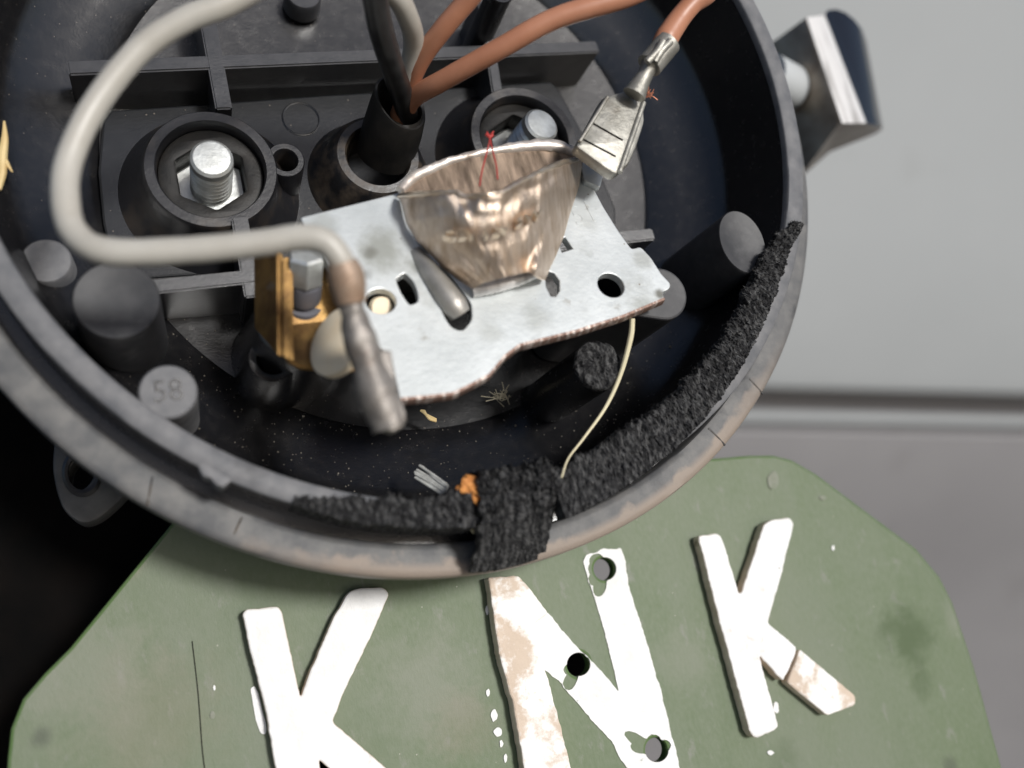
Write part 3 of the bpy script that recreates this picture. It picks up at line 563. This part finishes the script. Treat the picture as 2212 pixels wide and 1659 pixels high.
for k in range(900):
    v = rows[rng.randint(0, n)][rng.randint(3, int(m * 0.62))].co.copy(); d = Vector((rng.gauss(0, 0.5), rng.gauss(0, 0.5), rng.uniform(0.1, 1))).normalized(); e = d * rng.uniform(0.25, 0.8); q = d.orthogonal().normalized() * 0.07
    bm.faces.new((bm.verts.new(v + q), bm.verts.new(v - q), bm.verts.new(v + e)))
cmid = P(1115, 1110, -2)
solo('foam_gasket', bm, M['foam'], cmid, 'torn black foam block folded over the bottom of the lamp rim', 'gasket', 'crumbling foam gasket pieces', smooth=False)
# ================================================================== SLEEVE AND WIRES
b0, b1 = P(834, 330, -14), P(866, 222, -5.5); ax = (b1 - b0); Ls = ax.length
bm = NB(); lathe(bm, b0, [(3.2, 0), (4.1, 0), (4.0, Ls * 0.5), (3.75, Ls * 0.95), (3.6, Ls), (3.35, Ls), (3.1, Ls * 0.9), (3.1, 0)], 44, axis=ax, closed=True, rf=lambda a, k: (0.05 * math.sin(3 * a), 1.5 * math.cos(a - 2.3) if k in (3, 4, 5) else 0))
solo('cable_sleeve', bm, M['rubber'], b0, 'black rubber cable sleeve with three wire colours coming out, in the middle of the lamp', 'sleeve')
bm = NB(); tube(bm, [P(868, 262, -10), P(876, 200, -5), P(893, 100, 2), P(882, 40, 7), P(845, -18, 11), P(740, -75, 15), P(600, -45, 15), P(485, 10, 14), P(398, 44, 13), P(300, 110, 11.5), P(205, 228, 10), P(150, 345, 9.5), P(141, 430, 10), P(161, 503, 11), P(232, 543, 12.5), P(400, 541, 14), P(560, 526, 15.5), P(645, 513, 16.4), P(700, 522, 16.8), P(732, 556, 16.5), P(744, 592, 15.8)], 1.3, 20, 10)
_w = P(400, 541, 12)
stains(M['white_wire'], [(*((P(x, y, z) - _w) * 0.001), r * 0.001, (0.25, 0.165, 0.10), k) for x, y, z, r, k in ((735, 575, 16, 1.5, 0.85), (690, 518, 16, 1.2, 0.5), (600, 528, 15, 1.6, 0.45), (500, 555, 14, 1.2, 0.3), (290, 560, 12, 1.4, 0.35), (150, 470, 9, 1.2, 0.25))])
solo('white_wire', bm, M['white_wire'], _w, 'thick off-white wire looping round the left side to the solder terminal', 'wire')
bm = NB(); tube(bm, [P(884, 262, -10), P(868, 205, -4), P(846, 140, 3), P(822, 60, 9), P(806, -30, 14)], 1.45, 18, 10)
solo('black_wire', bm, M['black_wire'], P(884, 262, -10), 'black wire rising from the rubber sleeve to the top of the picture', 'wire')
bm = NB(); tube(bm, [P(862, 250, -9), P(880, 200, -5), P(905, 135, 0), P(955, 65, 5), P(1015, -5, 9), P(1075, -80, 13)], 1.25, 18, 10)
solo('brown_wire', bm, M['brown_wire'], P(862, 250, -9), 'short visible brown wire between the white wire and the longer brown one', 'wire')
bw = thing('brown_wire', 'long brown wire from the sleeve to the flat metal spade connector on the right', 'wire', P(880, 240, -9))
bm = NB(); tube(bm, [P(872, 252, -9), P(893, 212, -4.5), P(960, 172, 1), P(1080, 105, 7), P(1200, 40, 11), P(1350, -6, 14), P(1450, -50, 15), P(1530, -70, 15), P(1532, -20, 14), P(1496, 8, 13), P(1468, 40, 12.2), P(1440, 82, 11.6), P(1424, 112, 11.2)], 1.28, 18, 10, rads=[1.28] * 10 + [1.35, 1.5, 1.3]); part('insulation', bm, M['brown_wire'], bw)
con = NB()
tube(con, [P(1444, 92, 11.8), P(1424, 116, 11.4), P(1402, 142, 11)], 1.62, 18, 4); bmc = part('insulation_crimp', con, M['spade'], bw)
con = NB(); tube(con, [P(1406, 138, 11), P(1390, 168, 10.4), P(1370, 205, 9.6)], 1.05, 14, 4, rads=[1.25, 0.95, 1.1, 1.5]); part('wire_crimp', con, M['spade'], bw)
zc = 8.2
def spade_outline(z): return L2([(1352, 193), (1371, 186), (1389, 205), (1392, 222), (1394, 262), (1378, 312), (1360, 353), (1333, 377), (1314, 366), (1243, 314), (1268, 274), (1304, 208)], z)
con = NB(); prism(con, [roundloop(spade_outline(zc), 0.5, 3)], Vector((0, 0, zc)), EX, EY, EZ, -2.2, 0, 0.55)
body = part('spade_body', con, M['spade'], bw)
for x0, y0, x1, y1 in ((1275, 263, 1345, 303), (1256, 299, 1330, 338)):
    con = NB(); a_, b_ = P(x0, y0, zc + 0.05), P(x1, y1, zc + 0.05); tube(con, [a_, a_.lerp(b_, 0.5), b_], 0.11, 8, 3); part('slot', con, M['tyre'], body)
con = NB(); a_, b_ = P(1390, 222, zc), P(1338, 372, zc); tube(con, [a_, a_.lerp(b_, 0.5), b_], 0.36, 10, 5); part('rolled_edge', con, M['spade'], body)
con = NB(); a_, b_ = P(1312, 210, zc + 0.15), P(1252, 306, zc + 0.15); tube(con, [a_, a_.lerp(b_, 0.5) + Vector((0, 0, 0.1)), b_], 0.24, 10, 5); part('rolled_edge', con, M['spade'], body)
con = NB()
for off in (-0.55, 0.5):
    a_, b_ = P(1440, 90, 13.1) + Vector((off, 0, 0)), P(1406, 134, 12.4) + Vector((off, 0, 0)); tube(con, [a_, a_.lerp(b_, 0.5) + Vector((-off * 0.5, 0, 0.15)), b_], 0.5, 10, 5)
part('crimp_wing', con, M['spade'], bmc)
con = NB()
for k in range(9):
    a_ = P(1390, 205, zc - 0.5) + Vector((random.uniform(-0.3, 0.3), random.uniform(-0.4, 0.4), 0)); tube(con, [a_, a_ + Vector((0.7, random.uniform(-0.3, 0.3), 0.3)), a_ + Vector((1.0 + random.uniform(-0.3, 0.4), random.uniform(-0.9, 0.7), 0.4))], 0.06, 5, 3)
part('frayed_strands', con, M['copper'], bw)
# ================================================================== BULB HOLDER
SL = 0.2
bn = Vector((0, SL, 1)).normalized()           # the sheet leans so that its lower edge is nearer
b0 = Vector((0, -30.3, 4.0)); bex = Vector((1, 0, 0)); bez = bn; bey = bez.cross(bex)
def BP(px, py, off=0.0):
    q = PP(px, py, b0 + bn * off, bn); d = q - b0; return (d.dot(bex), d.dot(bey))
def B3(px, py, off=0.0): return PP(px, py, b0 + bn * off, bn)
bh = thing('bulb_holder', 'bare zinc bulb holder sheet with a bronze cup, rusted lower edge and punched holes', 'bulb holder', B3(1100, 700, -2))
pl = [(648, 470), (848, 420), (905, 400), (1000, 372), (1130, 350), (1240, 352), (1262, 345), (1298, 372), (1285, 412), (1303, 446), (1336, 499), (1364, 538), (1384, 533), (1406, 556), (1429, 592), (1449, 613), (1446, 624), (1431, 630), (1436, 646), (1424, 650), (1348, 682), (1248, 714), (1123, 745), (1090, 770), (1057, 810), (1020, 830), (979, 850), (930, 856), (864, 862), (842, 764), (807, 743), (779, 715), (745, 640), (700, 560)]
lo_ = roundloop([BP(*p) for p in pl], 0.35, 2)
slot = roundloop([BP(*p) for p in ((854, 603), (874, 588), (892, 606), (902, 630), (904, 652), (885, 660), (866, 632))], 0.4, 2)
sq = [BP(*p) for p in ((1205, 520), (1221, 512), (1238, 537), (1214, 545))]
n1 = [BP(*p) for p in ((1190, 640), (1180, 620), (1178, 600), (1186, 586), (1198, 590), (1209, 606), (1209, 628), (1200, 641))]
hd = roundloop([BP(*p) for p in ((930, 595), (950, 570), (985, 610), (1018, 655), (1020, 690), (1000, 716), (975, 708), (958, 680))], 0.6, 3)
hs = [circ(BP(823, 650), 1.72, 24, 0.95), slot, circ(BP(1320, 616), 1.72, 24), sq, n1, hd]
bm = NB(); prism(bm, [lo_] + hs, b0, bex, bey, bez, -1.25, 0, 0.12)
sheet = part('sheet', bm, M['zinc'], bh, smooth=20)
def sspot(px, py, r, col, k): q = (B3(px, py) - BASE[bh.name]) * 0.001; return (q.x, q.y, q.z, r * 0.001, col, k)
gm, gd = (0.27, 0.275, 0.235), (0.14, 0.135, 0.11)
stains(M['zinc'], [sspot(820, 540, 3.2, gm, 0.75), sspot(800, 545, 0.9, gd, 0.6), sspot(905, 575, 1.6, gm, 0.7), sspot(1390, 560, 1.6, gm, 0.5), sspot(1160, 690, 2.2, gm, 0.4), sspot(1425, 635, 0.8, gd, 0.9), sspot(1270, 480, 1.5, gm, 0.25), sspot(790, 590, 0.8, gd, 0.5), sspot(700, 490, 2.0, gm, 0.4), sspot(1060, 720, 1.5, gm, 0.3)])
# cut lower edge, rough and rusty
bm = NB(); eb = [(1436, 647), (1424, 652), (1348, 684), (1248, 716), (1123, 747), (1090, 772), (1057, 812), (1020, 832), (979, 852), (930, 858), (866, 864)]
q = resample([Vector((*BP(*p), 0)) for p in eb], 170); rng = random.Random(3); prev = None
for i, p in enumerate(q):
    g = 0.12 * noise.noise(Vector((i * 0.7, 1, 1))); jj = rng.uniform(0, 0.13)
    pts = [(0.30, -0.02), (0.24, 0.05 + jj * 0.6), (0.02 - jj, 0.03 + jj * 0.4), (-0.14 + g * .5, -0.3 - g), (-0.16 + g, -1.0), (-0.05, -1.34), (0.3, -1.32)]
    cur = [bm.verts.new(b0 + bex * p.x + bey * (p.y + y) + bez * z) for y, z in pts]
    if prev:
        for k in range(6): bm.faces.new((prev[k], prev[k + 1], cur[k + 1], cur[k]))
    prev = cur
part('cut_edge', bm, M['edge'], sheet, smooth=False, label='rough rusty lower edge')
# stamped figures
vs, fs = words('51', 4.6); bm = NB(); cc = Vector((*BP(1262, 462), 0)); ca = math.radians(7)
vv = [bm.verts.new(b0 + bex * (cc.x + (v.x * math.cos(ca) - v.y * math.sin(ca)) * 0.8) + bey * (cc.y + v.x * math.sin(ca) + v.y * math.cos(ca)) + bez * 0.05) for v in vs]
for f in fs: bm.faces.new([vv[i] for i in f])
r_ = bmesh.ops.extrude_face_region(bm, geom=bm.faces[:])
for g in r_['geom']:
    if isinstance(g, bmesh.types.BMVert): g.co -= bez * 0.1
part('stamped_number', bm, M['zinc'], sheet, smooth=False)
# upright tab on the right for the spade
bm = NB(); prism(bm, [roundloop([BP(*p, 0.9) for p in ((1255, 356), (1308, 362), (1296, 406), (1284, 398), (1262, 390))], 0.3, 2)], b0 + bez * 0.9, bex, bey, bez, -1.0, 0.0, 0.1); part('tab', bm, M['zinc'], sheet)
# the cup
Lo = [(863, 424), (877, 481), (899, 519), (928, 549), (955, 578), (987, 603), (1019, 624)]
Ro = [(1260, 341), (1251, 403), (1230, 466), (1219, 508), (1202, 551), (1187, 582), (1178, 606)]
Fr = [(863, 424), (888, 420), (939, 416), (985, 414), (1008, 424), (1040, 422), (1082, 416), (1118, 396), (1166, 370), (1219, 350), (1260, 341)]
Bo = [(1019, 624), (1044, 612), (1103, 596), (1140, 588), (1178, 606)]
Bk = [(865, 408), (880, 388), (905, 372), (977, 342), (1061, 322), (1135, 313), (1187, 311), (1230, 320), (1260, 338)]
NS, NT = 40, 80
z2 = lambda l, n: resample([Vector((x, y, 0)) for x, y in l], n)
lL, lR, lF, lB = z2(Lo, NS + 1), z2(Ro, NS + 1), z2(Fr, NT + 1), z2(Bo, NT + 1)
def cup_px(s, t):
    i, j = s * NS, t * NT; i0, j0 = min(int(i), NS - 1), min(int(j), NT - 1)
    l = lL[i0].lerp(lL[i0 + 1], i - i0); r = lR[i0].lerp(lR[i0 + 1], i - i0); f = lF[j0].lerp(lF[j0 + 1], j - j0); b = lB[j0].lerp(lB[j0 + 1], j - j0)
    return f * (1 - s) + b * s + l * (1 - t) + r * t - (lL[0] * (1 - s) * (1 - t) + lR[0] * (1 - s) * t + lL[-1] * s * (1 - t) + lR[-1] * s * t)
def cup(s, t, off=0.0):
    p = cup_px(s, t); bul = 10.5 * (1 - 0.62 * s) * max(math.sin(math.pi * t), 0) ** 0.75
    d = 0.9 * math.exp(-((t - 0.36) / 0.07) ** 2 - (s / 0.16) ** 2) + 0.5 * math.exp(-((t - 0.66) / 0.1) ** 2 - ((s - 0.1) / 0.1) ** 2)
    d2 = 0.30 * noise.noise(Vector((t * 9, s * 3.5, 3))) + 0.4 * max(0, 1 - s / 0.3) * noise.noise(Vector((t * 14, s * 10, 5))) + 0.12 * noise.noise(Vector((t * 30, s * 4, 8)))
    bump = 1.2 * math.exp(-((t - 0.86) / 0.08) ** 2 - ((s - 0.93) / 0.12) ** 2)
    return B3(p.x, p.y, 0.9 + bul - d * 1.2 + d2 + bump + off)
bm = NB(); rows = [[bm.verts.new(cup(i / NS, j / NT)) for j in range(NT + 1)] for i in range(NS + 1)]
for A, B in zip(rows, rows[1:]):
    for j in range(NT): bm.faces.new((A[j], B[j], B[j + 1], A[j + 1]))
bmesh.ops.recalc_face_normals(bm, faces=bm.faces)
cen = B3(1060, 450, 2); fc = bm.faces[len(bm.faces) // 2]; fc.normal_update()
bmesh.ops.solidify(bm, geom=bm.faces[:], thickness=0.5 if fc.normal.z < 0 else 0.5)
cupo = part('cup_front', bm, M['bronze'], bh, smooth=50)
bm = NB(); tube(bm, [cup(0, k / 20, 0.1) for k in range(21)], 0.26, 10, 4, rads=[0.3, 0.34, 0.2, 0.14, 0.3, 0.2, 0.12, 0.22, 0.3, 0.34, 0.3])
for v in bm.verts: v.co += Vector((0, 0.1, 0.1)) * noise.noise(v.co * 2.2)
part('mouth_edge', bm, M['emboss'], cupo)
# embossed marks on the cup
vs, fs = words('CEV 12V 5W', 1.0); xs = [v.x for v in vs]; x0, x1 = min(xs), max(xs); bm = NB()
vv = [bm.verts.new(cup(0.40 - v.y * 0.13, 0.17 + 0.64 * (v.x - x0) / (x1 - x0), 1.25)) for v in vs]
for f in fs: bm.faces.new([vv[i] for i in f])
r_ = bmesh.ops.extrude_face_region(bm, geom=bm.faces[:])
for g in r_['geom']:
    if isinstance(g, bmesh.types.BMVert): g.co -= bn * 0.9
part('embossed_letters', bm, M['emboss'], cupo, smooth=False)
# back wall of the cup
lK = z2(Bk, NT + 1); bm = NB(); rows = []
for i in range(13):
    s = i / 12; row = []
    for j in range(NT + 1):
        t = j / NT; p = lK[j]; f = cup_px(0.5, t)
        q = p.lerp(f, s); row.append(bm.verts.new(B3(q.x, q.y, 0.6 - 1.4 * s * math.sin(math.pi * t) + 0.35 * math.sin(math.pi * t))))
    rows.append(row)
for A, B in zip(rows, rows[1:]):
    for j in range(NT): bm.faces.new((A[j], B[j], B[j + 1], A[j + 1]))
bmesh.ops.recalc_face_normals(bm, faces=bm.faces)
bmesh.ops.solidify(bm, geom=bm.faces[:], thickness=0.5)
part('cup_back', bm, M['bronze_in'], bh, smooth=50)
bm = NB(); tube(bm, [B3(p.x, p.y + 4, 1.25) for p in lK[::8]], 0.5, 12, 6, rads=[0.62, 0.66, 0.55, 0.5, 0.55, 0.7, 0.85, 0.85, 0.5])
for v in bm.verts: v.co += Vector((0.1, 0.14, 0.1)) * noise.noise(v.co * 1.4)
part('rim_edge', bm, M['rim'], cupo)
# bright lip of the punched slot under the cup
bm = NB(); tube(bm, [B3(1020, 628, 0.5), B3(1070, 618, 0.9), B3(1120, 603, 0.9), B3(1158, 586, 0.9), B3(1176, 578, 0.5)], 0.8, 14, 12)
for v in bm.verts: v.co += Vector((0, 0.12, 0.1)) * noise.noise(Vector((v.co.x * 3.2, 0, 0)))
part('punched_lip', bm, M['strip'], sheet)
# tongue pressed out beside the cup
bm = NB(); tube(bm, [B3(897, 545, -0.4), B3(925, 582, 0.1), B3(955, 624, 0.3), B3(981, 660, 0.2), B3(994, 680, -0.2)], 1.4, 20, 6, rads=[0.8, 1.2, 1.4, 1.5, 1.25]); part('tongue', bm, M['tongue'], bh)
# solder terminal
tw = 14.2
bm = NB(); tube(bm, [P(738, 566, 16.2), P(748, 600, 15.6), P(758, 655, 14.8)], 1.7, 18, 6, rads=[1.45, 1.75, 1.8, 1.5]); t1 = part('terminal_collar', bm, M['collar'], bh)
bm = NB(); tube(bm, [P(752, 640, 14.6), P(770, 705, 13.8), P(795, 790, 13), P(822, 870, 12.4), P(842, 924, 12)], 1.5, 22, 8, rads=[1.35, 1.2, 1.7, 1.5, 2.05, 1.9, 1.75]); bm.verts.ensure_lookup_table()
for v in bm.verts: v.co += Vector((0.22 * noise.noise(v.co * 0.9), 0.15 * noise.noise(v.co * 1.3 + Vector((4, 0, 0))), 0.26 * noise.noise(v.co * 1.1 + Vector((0, 7, 0)))))
part('terminal_tube', bm, M['terminal'], bh)
bm = NB(); prism(bm, [ragged([(P(x, y, 12.6).x, P(x, y, 12.6).y) for x, y in ((772, 700), (800, 718), (806, 758), (842, 762), (856, 850), (874, 898), (868, 924), (846, 936), (820, 928), (796, 850), (778, 770))], 0.4, 0.05, 6)], Vector((0, 0, 12.6)), EX, EY, EZ, -0.8, 0.9, 0.25); part('terminal_strip', bm, M['terminal'], bh)
# brass bracket: folded sheet
zb = -0.5
def sheet3(pts, th, m, name, nrm=None):
    bm = NB(); vs = [bm.verts.new(p) for p in pts]; bm.faces.new(vs); bm.normal_update()
    bmesh.ops.recalc_face_normals(bm, faces=bm.faces); bmesh.ops.solidify(bm, geom=bm.faces[:], thickness=th)
    bmesh.ops.bevel(bm, geom=bm.edges[:], offset=0.15, segments=2, affect='EDGES'); return part(name, bm, m, bh)
sheet3([P(560, 560, -3.5), P(612, 548, 2.2), P(614, 772, 2.2), P(562, 712, -3.5)], 0.7, M['brass'], 'brass_side')
sheet3([P(610, 560, 2.3), P(632, 560, 2.4), P(634, 782, 2.4), P(613, 774, 2.3)], 0.6, M['brass'], 'brass_edge')
sheet3([P(624, 560, -2.6), P(790, 560, -2.6), P(790, 800, -2.6), P(650, 790, -2.6), P(626, 778, -2.6)], 0.8, M['brass'], 'brass_floor')
sheet3([P(622, 700, -1.2), P(720, 690, -1.2), P(790, 800, 1.6), P(650, 792, 1.6), P(618, 776, 1.6)], 0.7, M['brass'], 'brass_front')
c = P(664, 590, 3.6); scw = NB(); lathe(scw, Vector((c.x, c.y, 0.6)), [(0, 3.6), (1.75, 3.6), (2.05, 3.3), (2.05, 0.2), (1.6, 0.1)], 6, ph=0.35, axis=Vector((0.08, 0.62, 0.78))); so = part('hex_screw', scw, M['bolt'], bh, smooth=15)
scw = NB(); lathe(scw, Vector((c.x + 0.1, c.y - 0.2, 0.2)), [(0, 0.7), (1.75, 0.7), (1.85, 0.4), (1.85, -1.9), (1.5, -2.0), (1.5, -2.6), (2.2, -2.7), (2.3, -3.3), (2.0, -3.4)], 36, axis=Vector((0.06, 0.4, 0.9))); part('screw_washer', scw, M['greyw'], so)
# cream insulating disc, seen obliquely
dc = P(732, 738, 5.0); dax = Vector((-0.74, 0.34, 0.58)).normalized()
bm = NB(); lathe(bm, dc, [(0, 0.5), (3.7, 0.5), (4.0, 0.3), (4.0, -0.6), (3.6, -0.8), (0, -0.8)], 40, axis=dax); part('insulating_disc', bm, M['nylon'], bh)
c = B3(826, 666, -1.5); bm = NB(); lathe(bm, c, [(0, 0.0), (1.3, 0), (1.3, -0.8), (0, -0.8)], 24, axis=Vector((0.3, -0.4, 1))); part('insulator_peg', bm, M['nylon'], bh)
# ================================================================== SMALL LOOSE THINGS
bm = NB()
for p in ([P(1036, 402, 8), P(1041, 370, 7), P(1050, 335, 6.5), P(1058, 300, 6.5), P(1052, 285, 6.2)], [P(1075, 388, 8), P(1072, 358, 7.5), P(1064, 325, 7), P(1059, 296, 6.4), P(1066, 284, 6.2)]):
    tube(bm, p, 0.10, 7, 6)
tube(bm, [P(1050, 290, 6.3), P(1058, 296, 6.4), P(1064, 291, 6.3)], 0.2, 7, 4)
solo('red_strands', bm, M['red'], P(1055, 390, 7), 'two thin red wire strands standing in the mouth of the bronze cup', 'wire strands')
bm = NB(); tube(bm, [P(1366, 688, 3), P(1362, 730, 2.2), P(1340, 810, 0.5), P(1308, 880, -0.5), P(1262, 945, 0.2), P(1228, 990, 1.5), P(1213, 1032, 2.6)], 0.25, 8, 8, rads=[0.33, 0.36, 0.28, 0.22, 0.16, 0.12, 0.1]); solo('straw', bm, M['fibre'], P(1213, 1032, 2.6), 'long thin pale yellow fibre from the zinc sheet down to the foam gasket', 'straw', 'bits of dry straw')
bm = NB(); tube(bm, [P(9, 262, -11), P(10, 300, -11), P(5, 340, -11), P(4, 375, -11), P(-3, 410, -11)], 0.35, 8, 6, rads=[0.12, 0.4, 0.55, 0.5, 0.3]); tube(bm, [P(3, 335, -11), P(14, 352, -11), P(27, 372, -11)], 0.2, 7, 5, rads=[0.35, 0.3, 0.08]); solo('straw', bm, M['straw'], P(5, 345, -11.5), 'forked golden straw at the far left, beside the white wire loop', 'straw', 'bits of dry straw')
bm = NB()
for k in range(7):
    d = (k - 3) * 0.16; a_, b_ = P(898 + k * 1.5, 1020 - k * 0.5, -9 + 0.05 * abs(k - 3)), P(966, 1062, -4.5); o_ = Vector((d * 0.5, d * 1.3, random.uniform(-0.1, 0.1)))
    tube(bm, [a_ + o_ + Vector((random.uniform(-0.4, 0.4), 0, 0)), a_.lerp(b_, 0.5) + o_, b_ + o_], 0.16, 6, 3)
solo('pale_sliver', bm, M['chip'], P(930, 1040, -8), 'pale fibrous sliver lying left of the orange crumb, above the foam strip', 'sliver')
bm = NB(); bmesh.ops.create_icosphere(bm, subdivisions=4, radius=1.0); cc = P(1022, 1058, 0.8)
for v in bm.verts:
    d = v.co.copy(); r = 1 + 0.35 * noise.noise(d * 1.8) + 0.18 * noise.noise(d * 5 + Vector((3, 1, 2))); y = d.y * 1.55 * r; x = d.x * (1.5 if d.y > -0.1 else 0.75) * r + (0.3 if d.y < -0.3 else 0) - 0.1
    v.co = cc + Vector((x, y, d.z * 0.9 * r))
solo('orange_crumb', bm, M['orange'], cc, 'orange brown rust crumb wedged left of the torn foam block', 'crumb')
bm = NB(); rng = random.Random(2); cc = P(1085, 857, -18)
for k in range(26):
    a_ = cc + Vector((rng.gauss(0, 0.45), rng.gauss(0, 0.35), rng.gauss(0, 0.3))); tube(bm, [a_, a_ + Vector((rng.gauss(0, 0.4), rng.gauss(0, 0.4), rng.gauss(0, 0.3))), a_ + Vector((rng.gauss(0, 0.8), rng.gauss(0, 0.7), rng.gauss(0, 0.3)))], 0.06, 5, 3)
solo('lint', bm, M['lint'], cc, 'small beige ball of lint on the lamp floor below the zinc sheet', 'lint')
bm = NB()
for k in range(5): tube(bm, [P(908 + k * 2, 886, -16), P(922 + k, 896 + k * 2, -16), P(942, 906 + k, -16.3)], 0.16, 6, 4)
solo('straw', bm, M['straw'], P(925, 898, -16.4), 'short brown straw bit beside the lower end of the solder terminal', 'straw', 'bits of dry straw')
bm = NB(); tube(bm, [P(1010, 1118, 0.5), P(1016, 1132, -1), P(1022, 1150, -3)], 0.3, 8, 4, rads=[0.15, 0.35, 0.15]); solo('straw', bm, M['fibre'], P(1016, 1132, -2), 'tiny pale seed caught at the left edge of the torn foam block', 'straw', 'bits of dry straw')

# grit and dust crumbs lying on the lamp floor
floor_prof = [(20, -21.4), (34, -21.2), (39.6, -20.2), (40.2, -19.5), (44.5, -17.6), (48.2, -15.4), (49.6, -14.2)]
rng = random.Random(21); bm = NB()
for k in range(420):
    r = rng.uniform(24, 49.4) if k % 3 else rng.uniform(40, 49.4); a = rng.uniform(-2.7, -0.75)
    for (ra, za), (rb, zb_) in zip(floor_prof, floor_prof[1:]):
        if ra <= r <= rb: z = za + (zb_ - za) * (r - ra) / (rb - ra)
    q = Vector((math.cos(a) * r, math.sin(a) * r, z)); sz = rng.uniform(0.04, 0.11) * (2.0 if rng.random() < 0.06 else 1)
    g = bmesh.ops.create_icosphere(bm, subdivisions=1, radius=sz, matrix=Matrix.Translation(q + Vector((0, 0, sz * 0.5))))
    for v in g['verts']: v.co += Vector((rng.uniform(-1, 1), rng.uniform(-1, 1), rng.uniform(-1, 1))) * sz * 0.35
gr = solo('grit', bm, M['grit'], (0, -40, -21), 'fine pale grit scattered over the floor of the black lamp housing', 'grit', smooth=False); gr['kind'] = 'stuff'
